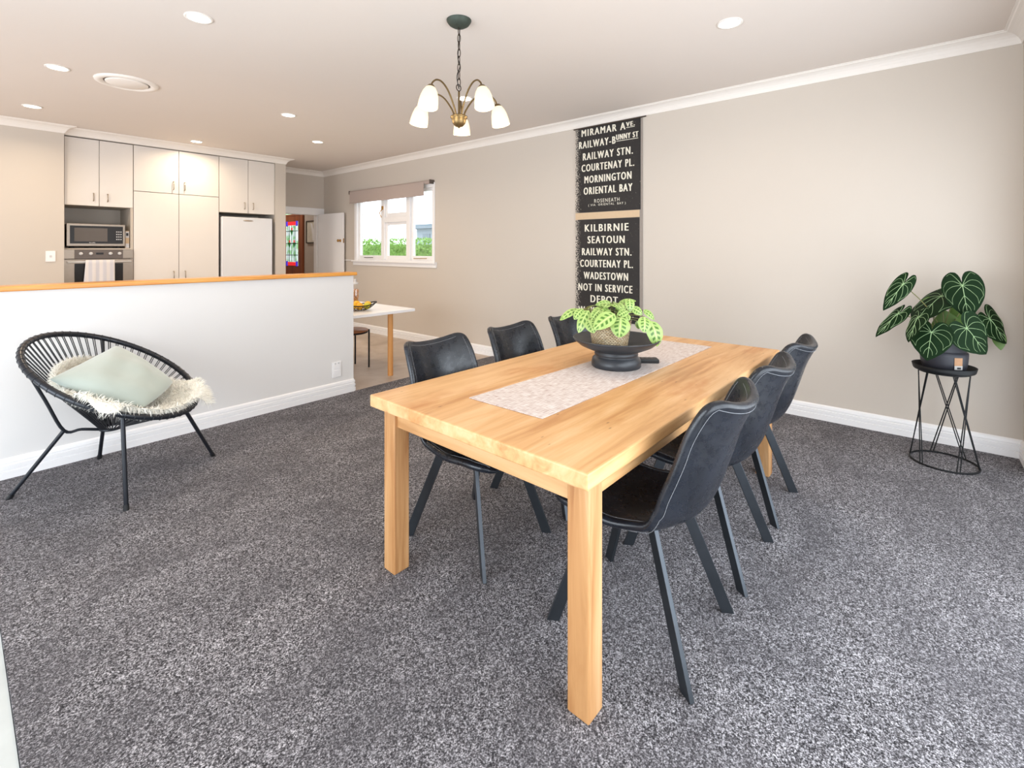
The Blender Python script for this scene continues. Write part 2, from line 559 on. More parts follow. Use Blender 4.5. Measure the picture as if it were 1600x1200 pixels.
# ------------------------------------------------------------------ the room
XW, YB, YN, XL, ZC = 4.64, 8.60, -0.56, -2.2, 2.862
FV = -0.008            # level of the hard floors
o = MB().box(0.13, XW, YN, 4.232, -0.03, 0).build('floor', M['carpet']); struct(o)
o = MB().box(XL, XW, 4.232, YB, -0.06, FV).build('floor_kitchen', M['vinyl']); struct(o)
o = MB().box(XL, 0.128, YN, 4.232, -0.06, FV).build('floor_left', M['stone']); struct(o)
o = MB().box(XL - .15, XW + .15, YN - .15, YB + 2.6, ZC, ZC + .1).build('ceiling', M['ceiling']); struct(o)

# long wall on the right, with the window opening
W0, W1, WZ0, WZ1 = 5.40, 7.53, 1.20, 2.37
m = MB()
m.box(XW, XW + .16, YN - .15, W0, -.06, ZC); m.box(XW, XW + .16, W1, YB + .12, -.06, ZC)
m.box(XW, XW + .16, W0, W1, -.06, WZ0); m.box(XW, XW + .16, W0, W1, WZ1, ZC)
struct(m.build('wall_right', M['wall']))
# near wall (behind the camera) with a wide glazed opening
m = MB()
m.box(XL - .15, -0.1, YN - .15, YN, -.06, ZC); m.box(4.3, XW, YN - .15, YN, -.06, ZC); m.box(-0.1, 4.3, YN - .15, YN, 2.2, ZC)
m.box(-0.1, 4.3, YN - .15, YN, -.06, 0)
struct(m.build('wall_near', M['wall']))
m = MB()
m.box(XL - .15, XL, YN, 0.0, -.06, ZC); m.box(XL - .15, XL, 3.8, 5.1, -.06, ZC); m.box(XL - .15, XL, 7.3, YB, -.06, ZC)
m.box(XL - .15, XL, 0.0, 3.8, 2.25, ZC); m.box(XL - .15, XL, 5.1, 7.3, 2.25, ZC); m.box(XL - .15, XL, 5.1, 7.3, -.06, .9)
struct(m.build('wall_left', M['wall']))
for nm, pts in (('window_2', [(-.1, 0, 0), (1.35, 0, 0), (2.8, 0, 0), (4.24, 0, 0)]),):
    m = MB()
    for x, _, _ in pts: m.box(x, x + .06, YN - .09, YN - .04, 0, 2.2)
    m.box(-.1, 4.3, YN - .09, YN - .04, 2.14, 2.2); m.box(-.1, 4.3, YN - .09, YN - .04, 0, .05)
    struct(m.build(nm, M['white']))
m = MB()
for y in (0, 1.25, 2.5, 3.74): m.box(XL - .09, XL - .04, y, y + .06, 0, 2.25)
m.box(XL - .09, XL - .04, 0, 3.8, 2.19, 2.25)
struct(m.build('window_3', M['white']))
# back wall with the hall doorway
m = MB()
m.box(3.60, 3.66, YB, YB + .12, FV, ZC); m.box(4.52, XW, YB, YB + .12, FV, ZC); m.box(3.66, 4.52, YB, YB + .12, 2.06, ZC)
struct(m.build('wall_back', M['wall']))
# kitchen wall: block left of the units, the wall behind them, and the nib right of the fridge
struct(MB().box(XL, 0.902, 7.72, 8.6, FV, ZC).build('wall_kitchen', M['wall']))
struct(MB().box(0.902, 3.388, 8.45, 8.6, FV, ZC).build('wall_alcove', M['wall']))
struct(MB().box(3.388, 3.552, 7.80, 8.72, FV, ZC).build('wall_nib', M['wall']))
struct(MB().box(0.902, 3.388, 7.82, 8.45, 2.775, ZC).build('wall_bulkhead', M['wall']))
# half wall with its wooden cap
struct(MB().box(XL, 2.60, 4.245, 4.365, FV, 1.142).build('wall_half', M['half']))
struct(MB().box(XL, 2.625, 4.215, 4.395, 1.142, 1.174).build('trim_1', M['cap'], bevel=.006))

cor = [(0, ZC - .085), (.007, ZC - .085), (.010, ZC - .076), (.016, ZC - .060), (.028, ZC - .042), (.045, ZC - .027), (.066, ZC - .017),
       (.083, ZC - .013), (.088, ZC - .006), (.100, ZC - .006), (.100, ZC)]
m = MB().sweep(cor, [(XL, 7.72), (.902, 7.72), (.902, 7.80), (3.552, 7.80), (3.552, YB), (XW, YB), (XW, YN), (XL, YN)])
struct(m.build('trim_2', M['cornice']))
bb = [(0, 0), (.022, 0), (.022, .044), (.012, .046), (.012, .054), (.020, .057), (.020, .080), (.010, .083), (.010, .091), (.017, .095),
      (.013, .114), (.004, .123), (0, .123)]
bbk = [(a, z + FV if z > 0 else FV) for a, z in bb]
struct(MB().sweep(bb, [(XW, 4.232), (XW, YN), (4.3, YN)]).build('baseboard_right', M['white']))
struct(MB().sweep(bbk, [(XW, YB), (XW, 4.232)]).build('baseboard_back', M['white']))
struct(MB().sweep(bb, [(XL, 4.245), (2.60, 4.245)][::1]).build('baseboard_half', M['white']))
struct(MB().sweep(bbk, [(2.60, 4.240), (2.60, 4.365)][::1]).build('baseboard_end', M['white']))

# ------------------------------------------------------------------ window in the long wall
w = bpy.data.objects.new('window_1', None); COL.objects.link(w); w.location = (XW, 6.465, WZ0); struct(w)
m = MB()
XF = XW - .012
m.box(XF, XW + .10, W0 - .005, W0 + .05, WZ0, WZ1 - .05); m.box(XF, XW + .10, W1 - .075, W1 + .0, WZ0, WZ1 - .05)
m.box(XF - .002, XW + .102, W0 - .007, W1 + .002, WZ1 - .05, WZ1 + .02); m.box(XF + .02, XW + .098, W0 + .05, W1 - .075, WZ0, WZ0 + .03)
m.box(XF + .01, XW + .096, 6.655, 6.745, WZ0 + .03, WZ1 - .05); m.box(XF + .01, XW + .096, 5.985, 6.075, WZ0 + .03, WZ1 - .05)
m.box(XF + .013, XW + .094, 6.075, 6.655, 1.835, 1.925)
m.build('window_frame', M['white'], w, bevel=.004)
for y0, y1, z0, z1 in ((5.45, 5.985, 1.23, 2.32), (6.745, 7.455, 1.23, 2.32), (6.075, 6.655, 1.23, 1.835), (6.075, 6.655, 1.925, 2.32)):
    m = MB(); t = .055
    x0, x1 = XW + .03, XW + .075
    m.box(x0, x1, y0, y0 + t * .8, z0, z1); m.box(x0, x1, y1 - t * .8, y1, z0, z1)
    m.box(x0, x1, y0 + t * .8, y1 - t * .8, z0, z0 + t * 1.2); m.box(x0, x1, y0 + t * .8, y1 - t * .8, z1 - t * .7, z1)
    s = m.build('sash', M['white'], w, bevel=.003)
    MB().box(XW + .050, XW + .054, y0 + t * .8, y1 - t * .8, z0 + t * 1.2, z1 - t * .7).build('pane', M['glass'], s)
m = MB().box(XW - .055, XW + .02, W0 - .05, W1 + .035, 1.185, 1.21); m.box(XW - .02, XW, W0 - .05, W1 + .03, 1.125, 1.187)
m.build('window_sill', M['white'], w, bevel=.004)
m = MB().tube([(XW - .02, 5.56, 1.262), (XW - .025, 5.86, 1.258)], .006)
m.build('stay', M['brass'], w)['label'] = 'brass casement stay'
m = MB().tube([(XW - .02, 6.95, 1.262), (XW - .025, 7.2, 1.258)], .006)
m.build('stay', M['steel_dark'], w)['label'] = 'dark casement stay'
m = MB().box(XW - .02, XW + .0, 6.68, 6.715, 2.05, 2.11); m.tube([(XW - .02, 6.70, 2.06), (XW - .05, 6.71, 2.0), (XW - .03, 6.70, 1.92)], .008)
m.build('latch', M['brass'], w)
# roller blind
b = thing('roller_blind', 'mushroom grey roller blind rolled almost up above the kitchen window', 'blind', (XW - .06, 6.48, 2.19))
MB().tube([(XW - .055, 5.43, 2.392), (XW - .055, 7.57, 2.392)], .028, 16).build('roller', M['blind'], b)
m = MB().box(XW - .090, XW - .086, 5.545, 7.555, 2.205, 2.395); m.build('fabric', M['blind'], b)
MB().box(XW - .096, XW - .080, 5.545, 7.555, 2.195, 2.213).build('bottom_bar', M['blind'], b, bevel=.003)
for y in (5.405, 7.572): MB().box(XW - .085, XW - .001, y, y + .02, 2.362, 2.422).build('bracket', M['steel_dark'], b)
# thin rail left of the window
struct(MB().box(XW - .02, XW, 7.58, 8.48, 1.200, 1.214).build('trim_3', M['white']))

# outside
struct(MB().box(XW + .2, 30, -6, 34, -.7, -.6).build('ground', M['ground']))
m = MB()
m.box(6.6, 7.5, 6.0, 13.5, -.6, 1.50)
for i in range(8500):
    y = random.uniform(6.0, 13.5); z = random.uniform(.5, 1.64); x = 6.6 + random.uniform(-.1, .04) if random.random() < .75 else random.uniform(6.5, 7.5)
    if x > 6.66: z = random.uniform(1.45, 1.66)
    a = Vector((random.uniform(-1, 1), random.uniform(-1, 1), random.uniform(-1, 1))).normalized()
    c2 = a.orthogonal().normalized(); d = a.cross(c2); s = random.uniform(.02, .042)
    p = Vector((x, y, z))
    m.add([p - c2 * s, p + d * s * .5, p + c2 * s, p - d * s * .5], [(0, 1, 2, 3)])
tag(m.build('hedge', M['hedge']), 'clipped green hedge outside beyond the window panes', 'hedge')
hs = thing('house', 'pale neighbouring house far outside behind the hedge', 'house', (14.5, 13.6, -.6))
MB().box(13.2, 16, 10.0, 16.55, -.6, 2.28).build('wall', M['house'], hs)
MB().box(12.9, 16.2, 9.8, 16.9, 2.28, 2.45).build('roof', M['roof'], hs)
wn = MB().box(13.16, 13.22, 15.65, 16.1, 1.7, 2.05).build('window', M['roof'], hs)

# ------------------------------------------------------------------ hall beyond the doorway
XH = 4.70
m = MB().box(XH, XH + .1, YB + .12, 11.1, FV, ZC); m.box(3.2, XH + .1, 11.0, 11.1, FV, ZC); m.box(3.1, 3.2, YB + .12, 11.1, FV, ZC)
m.box(3.1, 3.66, YB + .1, YB + .12, FV, ZC)
struct(m.build('wall_hall', M['hallwall']))
struct(MB().box(3.1, XH, YB, 11.1, -.06, FV).build('floor_hall', M['vinyl']))
area('hall_fill', (4.0, 10.0, 2.83), (0, 0, 0), .3, .3, 14, (1.0, .92, .84))  # added unseen fill under the hall ceiling, no fitting there
# kitchen doorway: architrave and open leaf
d1 = bpy.data.objects.new('door_1', None); COL.objects.link(d1); d1.location = (4.1, YB, FV); struct(d1)
m = MB().box(3.56, 4.635, YB - .022, YB, 2.045, 2.17); m.box(4.52, 4.635, YB - .022, YB, FV, 2.045); m.box(3.56, 3.665, YB - .022, YB, FV, 2.045)
m.box(4.50, 4.519, YB + .001, YB + .12, FV, 2.04); m.box(3.661, 3.68, YB + .001, YB + .12, FV, 2.04); m.box(3.661, 4.519, YB + .001, YB + .12, 2.04, 2.059)
m.build('architrave', M['white'], d1, bevel=.004)
A = Vector((4.505, 8.575)); B = Vector((4.560, 7.800)); dv = (B - A).normalized(); nv = Vector((-dv.y, dv.x))
if nv.x < 0: nv = -nv
q = [A, B, B + nv * .040, A + nv * .040]
leaf = MB().prism([tuple(p) for p in q], .0, 2.055).build('door_leaf', M['white'], d1, bevel=.003)
kp = B - dv * .065
tfk = frame_tf((kp.x, kp.y, 1.555), (-nv.x, -nv.y, 0), (0, 0, 1))
rot = Matrix.Rotation(PI / 2, 4, 'Y')
kprof = [(.0, 0), (.026, 0), (.026, .004), (.010, .008), (.009, .030), (.022, .036), (.026, .048), (.020, .060), (.0, .063)]
MB().lathe(kprof, 16, tf=tfk @ rot).build('knob', M['brass'], leaf)
tfk2 = frame_tf((kp.x + nv.x * .04, kp.y + nv.y * .04, 1.555), (nv.x, nv.y, 0), (0, 0, 1))
MB().lathe([(r, z * .45) for r, z in kprof], 16, tf=tfk2 @ rot).build('knob', M['brass'], leaf)
e0 = B + nv * .01 + dv * .001; e1 = B + nv * .03 + dv * .001
MB().prism([tuple(e0), tuple(e1), tuple(e1 + dv * .002), tuple(e0 + dv * .002)], 1.515, 1.595).build('lock_plate', M['brass'], leaf)
# front door in the hall with leaded glass
d2 = bpy.data.objects.new('door_2', None); COL.objects.link(d2); d2.location = (XH, 10.0, FV); struct(d2)
m = MB().box(XH - .035, XH, 9.50, 9.60, FV, 2.25); m.box(XH - .035, XH, 10.48, 10.58, FV, 2.25); m.box(XH - .035, XH, 9.5, 10.58, 2.10, 2.13)
m.build('door_frame', M['redwood'], d2)
lf = MB().box(XH - .028, XH, 9.60, 10.48, FV, 2.10).build('door_leaf', M['redwood'], d2)
MB().box(XH - .02, XH, 9.60, 10.48, 2.13, 2.22).build('fanlight', M['sg_clear'], d2)
Y0, Y1, Z0, Z1 = 9.70, 10.22, 1.06, 1.975
gx = XH - .034
MB().box(gx, XH - .02, Y0, Y1, Z0, Z1).build('leaded_glass', M['sg_clear'], lf)
m = MB()
for z0, z1 in ((Z0, Z0 + .075), (Z1 - .075, Z1)): m.box(gx - .004, gx, Y0 + .08, Y1 - .08, z0, z1)
for y, z in ((9.96, 1.80), (9.86, 1.54), (10.06, 1.54)): m.box(gx - .004, gx, y - .03, y + .03, z, z + .05)
m.build('red_glass', M['sg_red'], lf)
m = MB()
for z0, z1 in ((Z0 - .01, Z0 + .09), (Z1 - .09, Z1 + .01)):
    for y0, y1 in ((Y0, Y0 + .08), (Y1 - .08, Y1)): m.box(gx - .005, gx, y0, y1, z0, z1)
m.build('blue_glass', M['sg_blue'], lf)
m = MB()
for y, z in ((9.96, 1.80), (9.86, 1.54), (10.06, 1.54)):
    m.add([(gx - .004, y - .07, z), (gx - .004, y + .07, z), (gx - .004, y, z - .14)], [(0, 1, 2)])
m.build('green_glass', M['sg_green'], lf)
m = MB()
for y in (9.79, 9.86, 9.96, 10.06, 10.13): m.box(gx - .007, gx, y - .006, y + .006, Z0 + .08, Z1 - .08)
for z in (1.28, 1.52, 1.78): m.box(gx - .007, gx, Y0, Y1, z - .006, z + .006)
m.build('lead_line', M['black'], lf)
# picture in the hall
pc = thing('framed_picture', 'narrow dark framed picture on the hall wall behind the open door', 'picture', (XH - .02, 9.15, 1.52))
m = MB().box(XH - .03, XH - .001, 8.93, 8.95, 1.52, 1.97); m.box(XH - .03, XH - .001, 9.35, 9.37, 1.52, 1.97)
m.box(XH - .03, XH - .001, 8.95, 9.35, 1.52, 1.54); m.box(XH - .03, XH - .001, 8.95, 9.35, 1.95, 1.97)
m.build('frame', M['frame'], pc)
MB().box(XH - .018, XH - .002, 8.95, 9.35, 1.54, 1.95).build('print', M['paper'], pc)
MB().add([(XH - .0185, y, z) for y, z in ((9.20, 1.93), (9.13, 1.90), (9.03, 1.70), (9.06, 1.57), (9.12, 1.57), (9.14, 1.72))], [(0, 1, 2, 3, 4, 5)]).build('painted_reflection', M['white'], pc)  # reflection across the picture, drawn as a flat white shape

# ------------------------------------------------------------------ kitchen units
YF = 7.82


def bar_handle(x, z0, z1, parent, y=YF):
    m = MB().tube([(x, y, z0 + .008), (x, y - .028, z0 + .008), (x, y - .028, z1 - .008), (x, y, z1 - .008)], .006, 8)
    return m.build('handle', M['handle'], parent)


def cabinet(name, label, x0, x1, xs, z0, z1, hx, hz, depth=.60):
    c = thing(name, label, 'cabinet', ((x0 + x1) / 2, YF + .3, z0))
    MB().box(x0, x1, YF + .022, min(YF + depth, 8.445), z0, z1).build('body', M['carcass'], c)
    for (a, b), h in zip(((x0, xs), (xs, x1)), hx):
        d = MB().box(a + .003, b - .003, YF, YF + .019, z0 + .002, z1 - .003).build('door', M['cab'], c, bevel=.0015)
        bar_handle(h, hz[0], hz[1], d)
    return c


cabinet('wall_cabinet', 'cream two door wall cabinet above the microwave', .914, 1.578, 1.238, 1.940, 2.768, (1.182, 1.318), (1.995, 2.105))
cabinet('wall_cabinet', 'wide cream two door cupboard above the tall pantry doors, lit by a downlight', 1.581, 2.586, 2.087, 2.168, 2.770, (2.020, 2.152), (2.215, 2.340))
cabinet('wall_cabinet', 'cream two door wall cabinet above the white refrigerator', 2.589, 3.385, 2.990, 1.950, 2.772, (2.935, 3.058), (2.005, 2.12))
cabinet('pantry_cabinet', 'tall cream pantry cupboard between the oven and the refrigerator', 1.581, 2.586, 2.087, FV, 2.165, (2.024, 2.160), (.98, 1.105))
# oven tower: niche and housing
c = thing('oven_tower', 'cream appliance tower holding the oven and the microwave niche', 'cabinet', (1.245, YF + .3, FV))
m = MB().box(.906, .918, YF + .004, 8.44, FV, 1.938); m.box(1.552, 1.578, YF + .004, 8.44, FV, 1.938)
m.box(.918, 1.552, YF + .004, 8.44, 1.398, 1.413); m.box(.918, 1.552, 8.40, 8.44, FV, 1.938)
m.build('body', M['carcass'], c)
MB().box(.918, 1.552, YF, YF + .018, FV, .72).build('door', M['cab'], c)
# oven
ov = thing('oven', 'built in stainless steel oven with four knobs below the microwave', 'oven', (1.237, YF, .74))
MB().box(.92, 1.55, YF + .006, 8.35, .74, 1.394).build('body', M['steel_dark'], ov)
pn = MB().box(.902, 1.576, YF - .018, YF + .002, 1.284, 1.396).build('control_panel', M['steel'], ov, bevel=.002)
MB().box(1.004, 1.470, YF - .021, YF - .017, 1.286, 1.394).build('panel_face', M['steel_dark'], pn)
MB().box(1.205, 1.275, YF - .024, YF - .020, 1.335, 1.358).build('display', M['black_glass'], pn)
tfy = lambda x, y, z: frame_tf((x, y, z), (0, -1, 0), (0, 0, 1)) @ rot
for x in (1.062, 1.155, 1.344, 1.434):
    MB().lathe([(.0, .028), (.017, .027), (.019, .0)], 16, tf=tfy(x, YF - .020, 1.347)).build('knob', M['grey_pl'], pn)
dr = MB().box(.902, 1.576, YF - .018, YF + .002, .74, 1.276).build('oven_door', M['steel'], ov, bevel=.002)
MB().box(1.004, 1.470, YF - .021, YF - .017, .80, 1.225).build('door_glass', M['black_glass'], dr)
m = MB().tube([(.945, YF - .018, 1.245), (.945, YF - .050, 1.245), (1.548, YF - .050, 1.245), (1.548, YF - .018, 1.245)], .010, 10)
m.build('door_handle', M['grey_pl'], dr)
# towel over the handle
m = MB()
n = 18
for (y0, z0, y1, z1) in ((-.066, 1.262, -.070, .98), (-.034, 1.262, -.030, 1.06)):
    vs, fs = [], []
    for j in range(9):
        t = j / 8
        for i in range(n + 1):
            u = i / n
            x = (1.102 - .022 * t * (y0 < -.05)) + u * (.276 + .022 * t * (y0 < -.05))
            vs.append((x, YF + y0 + (y1 - y0) * t + .004 * math.sin(u * 17) * t, z0 + (z1 - z0) * t))
    fs = [(j * (n + 1) + i, j * (n + 1) + i + 1, (j + 1) * (n + 1) + i + 1, (j + 1) * (n + 1) + i) for j in range(8) for i in range(n)]
    m.add(vs, fs, True)
vs, fs = [], []
for j in range(7):
    a = PI * j / 6
    for i in range(n + 1): vs.append((1.102 + .276 * i / n, YF - .050 - .016 * math.cos(a), 1.262 + .006 * math.sin(a)))
m.add(vs, [(j * (n + 1) + i, j * (n + 1) + i + 1, (j + 1) * (n + 1) + i + 1, (j + 1) * (n + 1) + i) for j in range(6) for i in range(n)], True)
o = m.build('tea_towel', M['towel'])
sd = o.modifiers.new('thick', 'SOLIDIFY'); sd.thickness = .003
tag(o, 'pale striped tea towel hanging over the oven door handle', 'towel')
# microwave
mw = thing('microwave', 'stainless framed microwave with dark door in the niche above the oven', 'microwave', (1.22, YF + .2, 1.413))
MB().box(.945, 1.49, YF + .03, YF + .42, 1.432, 1.712).build('body', M['black'], mw, bevel=.004)
fr = MB().box(.936, 1.496, YF + .008, YF + .03, 1.440, 1.716).build('front_frame', M['steel'], mw, bevel=.003)
MB().box(.966, 1.474, YF + .004, YF + .010, 1.470, 1.690).build('door', M['black_glass'], mw)
MB().box(1.006, 1.318, YF + .001, YF + .006, 1.498, 1.664).build('door_window', M['grey_glass'], mw)
for i in range(4):
    for j in range(3):
        MB().box(1.405 + j * .021, 1.417 + j * .021, YF + .001, YF + .005, 1.520 + i * .032, 1.532 + i * .032).build('button', M['grey_pl'], mw)
vs, fs = text_mesh('Breville', .055, .012, .01)
MB().add(vs, fs, tf=Matrix(((1, 0, 0, 1.145), (0, 0, -1, YF + .002), (0, 1, 0, 1.477), (0, 0, 0, 1)))).build('badge', M['grey_pl'], mw)
for x in (.99, 1.44): MB().lathe([(0, 0), (.03, 0), (.026, .02), (0, .02)], 14, tf=Matrix.Translation((x, YF + .08, 1.413))).build('foot', M['black'], mw)
# carton beside the microwave
cb = thing('carton', 'narrow pale carton standing in the niche right of the microwave', 'box', (1.524, YF + .10, 1.413))
MB().box(1.504, 1.545, YF + .04, YF + .16, 1.413, 1.640).build('box', M['tan'], cb, bevel=.002)
MB().box(1.506, 1.543, YF + .037, YF + .0405, 1.55, 1.63).build('printed_panel', M['grey_pl'], cb)
MB().box(1.512, 1.535, YF + .034, YF + .0375, 1.575, 1.612).build('print', M['black'], cb)
MB().box(1.506, 1.543, YF + .037, YF + .0405, 1.42, 1.475).build('lower_label', M['grey_pl'], cb)
# fridge
fg = thing('refrigerator', 'white refrigerator in the recess below the right wall cabinet', 'refrigerator', (2.975, YF + .3, FV))
MB().box(2.622, 3.325, YF + .02, 8.42, FV, 1.880).build('body', M['frost'], fg, bevel=.006)
fd = MB().box(2.612, 3.335, YF - .04, YF + .016, .78, 1.885).build('door', M['frost'], fg, bevel=.012)
MB().box(2.612, 3.335, YF - .04, YF + .016, .06, .772).build('freezer_door', M['frost'], fg, bevel=.012)
m = MB().lathe([(0, .004), (.6, .003), (1, 0)], 24, tf=frame_tf((2.975, YF - .041, 1.835), (0, -1, 0), (0, 0, 1)) @ rot @ Matrix.Diagonal((.011, .075, 1, 1)))
m.build('badge', M['handle'], fd)
# switch and outlet
s = thing('light_switch', 'white light switch on the kitchen wall left of the oven', 'switch', (.786, 7.72, 1.255))
MB().box(.744, .828, 7.711, 7.7201, 1.255, 1.380).build('plate', M['white'], s, bevel=.003)
MB().box(.776, .796, 7.706, 7.712, 1.305, 1.330).build('rocker', M['grey_pl'], s, bevel=.001)
s = thing('power_outlet', 'white power outlet low on the half wall near its end', 'outlet', (2.417, 4.245, .172))
MB().box(2.372, 2.462, 4.236, 4.2451, .172, .320).build('plate', M['white'], s, bevel=.003)
for z in (.20, .255): MB().box(2.385, 2.449, 4.233, 4.237, z, z + .04).build('socket', M['white'], s, bevel=.001)
for x in (2.392, 2.428): MB().box(x, x + .013, 4.231, 4.237, .298, .312).build('switch', M['grey_pl'], s)

# ------------------------------------------------------------------ ceiling fittings
DL = [(1.027, 3.452, 'recessed downlight nearest the camera, left of the chandelier'),
      (.577, 5.268, 'recessed downlight left of the round ceiling vent'),
      (.567, 6.89, 'recessed downlight near the cornice of the left kitchen wall'),
      (2.186, 7.436, 'recessed downlight right above the pantry cupboard doors'),
      (2.402, 5.206, 'recessed downlight right of the ceiling vent, above the end of the half wall'),
      (3.256, 6.203, 'recessed downlight near the back of the ceiling towards the window'),
      (3.262, .91, 'recessed downlight by itself on the right, towards the long wall'),
      (3.241, 3.332, 'recessed downlight seen behind the chandelier stem')]
dl_src = None
for x, y, lab in DL:
    if dl_src is None:
        dl_src = thing('downlight', lab, 'light', (x, y, ZC), 0, 'recessed ceiling downlights')
        MB().lathe([(.078, 0), (.080, -.004), (.066, -.007), (.062, -.002)], 32).build('trim_ring', M['cornice'], dl_src, local=True)
        MB().lathe([(.0, -.003), (.063, -.003)], 32).build('lamp', M['lamp'], dl_src, local=True)
    else:
        dup(dl_src, (x, y, ZC), 0, lab)
    l = bpy.data.lights.new('downlight_beam', 'AREA'); l.shape = 'DISK'; l.size = .11; l.energy = 10.5 if y > 5 else 4.5; l.color = (1.0, .80, .56); l.spread = 2.7
    lo = bpy.data.objects.new('downlight_beam', l); lo.location = (x, y, ZC - .012); COL.objects.link(lo)
vt = thing('ceiling_vent', 'round cream ceiling vent between the downlights over the kitchen', 'vent', (1.022, 5.275, ZC))
MB().lathe([(.225, 0), (.222, -.010), (.195, -.018), (.168, -.012), (.160, .0)], 40).build('outer_ring', M['cornice'], vt, local=True)
MB().lathe([(0, -.020), (.140, -.018), (.150, -.012), (.150, -.006)], 40).build('cover_disc', M['cornice'], vt, local=True)
MB().lathe([(.148, -.004), (.166, -.004)], 40).build('gap_shade_ring', M['steel_dark'], vt, local=True)  # flat dark ring put in for the shade inside the slot

# chandelier
CX, CY = 2.111, 2.222
ch = thing('chandelier', 'five arm bronze chandelier with lit bell glass shades above the dining table', 'chandelier', (CX, CY, ZC))
MB().lathe([(.0, -.048), (.012, -.047), (.042, -.041), (.064, -.027), (.076, -.010), (.079, -.002), (.079, 0)], 32).build('canopy', M['patina'], ch, local=True)
m = MB()
zt = -.046
nl = 8
for i in range(nl):
    z = zt - .022 - i * .0470
    rot2 = (i % 2) * PI / 2 + .3
    pts = []
    for j in range(14):
        a = 2 * PI * j / 14
        px, pz = .010 * math.cos(a), .029 * math.sin(a)
        pts.append((px * math.cos(rot2), px * math.sin(rot2), z + pz))
    m.tube(pts, .0026, 6, closed=True)
m.tube([(.020 * math.cos(2 * PI * j / 16), .003, -.430 + .020 * math.sin(2 * PI * j / 16)) for j in range(16)], .0032, 6, closed=True)
m.build('chain', M['chain'], ch, local=True)
m = MB().tube(catmull([(.008, 0, -.045), (.004, .006, -.15), (-.004, .006, -.24), (.006, -.004, -.29), (-.016, .002, -.36), (0, 0, -.44)], 24), .003, 6)
m.build('flex', M['black'], ch, local=True)
# tilted body
HB = Vector((0, 0, -.60))
vdir = Vector((CX, CY, 0)).normalized()
tilt = Matrix.Translation(HB) @ Matrix.Rotation(math.radians(5.0), 4, Vector((-vdir.y, vdir.x, 0))) @ Matrix.Translation(-HB)
MB().tube([(0, 0, -.448), (0, 0, -.62)], .0065, 10, tf=tilt).build('stem', M['bronze'], ch, local=True)
MB().lathe([(r * .80, z) for r, z in [(0, -.692), (.006, -.690), (.008, -.684), (.030, -.678), (.050, -.660), (.058, -.636), (.058, -.628), (.068, -.624), (.068, -.616), (.056, -.612), (.02, -.600), (0, -.596)]], 28, tf=tilt).build('hub', M['bronze'], ch, local=True)
az0 = math.atan2(CY, CX) - math.radians(4)
for kx in range(5):
    a = az0 + kx * 2 * PI / 5
    dv2 = Vector((math.cos(a), math.sin(a), 0)); up = Vector((0, 0, 1))
    P = [dv2 * r + up * z for r, z in ((.028, -.615), (.050, -.56), (.10, -.485), (.155, -.447), (.205, -.447), (.242, -.475), (.256, -.505))]
    arm = MB().tube(catmull(P, 22), .0055, 8, tf=tilt).build('arm', M['bronze'], ch, local=True)
    ax = (dv2 * .20 - up).normalized()
    tf = tilt @ (frame_tf(dv2 * .256 - up * .500, ax, dv2)) @ rot @ Matrix.Scale(.90, 4)
    MB().lathe([(0, 0), (.020, .002), (.028, .014), (.031, .022)], 20, tf=tf).build('cap', M['bronze'], arm, local=True)
    MB().lathe([(.022, .014), (.034, .024), (.048, .050), (.058, .085), (.064, .125), (.066, .158), (.063, .158), (.061, .125), (.055, .085), (.045, .05), (.03, .026), (.0, .022)], 28, tf=tf).build('glass_shade', M['shade'], arm, local=True)
    wp = Vector((CX, CY, ZC)) + (tf @ Vector((0, 0, .172)))
    l = bpy.data.lights.new('chandelier_glow', 'POINT'); l.energy = 3.6; l.color = (1.0, .78, .52); l.shadow_soft_size = .05
    lo = bpy.data.objects.new('chandelier_glow', l); lo.location = wp; COL.objects.link(lo)

# ------------------------------------------------------------------ bus destination banner
XB = XW - .012
bn = thing('bus_roll_banner', 'tall black destination roll with cream lettering hanging on the long wall', 'banner', (XB, 2.55, .62))
MB().tube([(XB - .006, 2.100, 2.766), (XB - .006, 2.972, 2.762)], .007, 10).build('hanging_rod', M['frame'], bn)
MB().box(XB, XB + .004, 2.142, 2.952, .62, 2.764).build('canvas', M['canvas'], bn)
MB().box(XB - .003, XB + .001, 2.160, 2.950, 1.812, 2.762).build('black_panel', M['banner'], bn)
MB().box(XB - .003, XB + .001, 2.172, 2.950, .62, 1.733).build('black_panel', M['banner'], bn)
MB().box(XB - .003, XB + .001, 2.172, 2.950, 1.735, 1.810).build('tan_strip', M['tan'], bn)
LINES = [[('MIRAMAR A', 2.866, 2.332, 2.668, .080), ('VE.', 2.320, 2.225, 2.694, .050), ('RAILWAY-B', 2.900, 2.448, 2.535, .084), ('UNNY ST', 2.436, 2.186, 2.570, .060),
          ('RAILWAY STN.', 2.849, 2.247, 2.400, .084), ('COURTENAY PL.', 2.866, 2.232, 2.272, .084), ('MORNINGTON', 2.829, 2.263, 2.140, .084),
          ('ORIENTAL BAY', 2.839, 2.253, 2.013, .084), ('ROSENEATH', 2.705, 2.399, 1.915, .042), ('( VIA  ORIENTAL  BAY )', 2.781, 2.327, 1.880, .025)],
         [('KILBIRNIE', 2.824, 2.297, 1.598, .084), ('SEATOUN', 2.788, 2.342, 1.467, .084), ('RAILWAY STN.', 2.861, 2.263, 1.334, .084),
          ('COURTENAY PL.', 2.885, 2.247, 1.204, .084), ('WADESTOWN', 2.839, 2.302, 1.069, .084), ('NOT IN SERVICE', 2.908, 2.253, .938, .084),
          ('DEPOT', 2.750, 2.421, .812, .084), ('WAKEFIELD PL.', 2.910, 2.240, .680, .084)]]
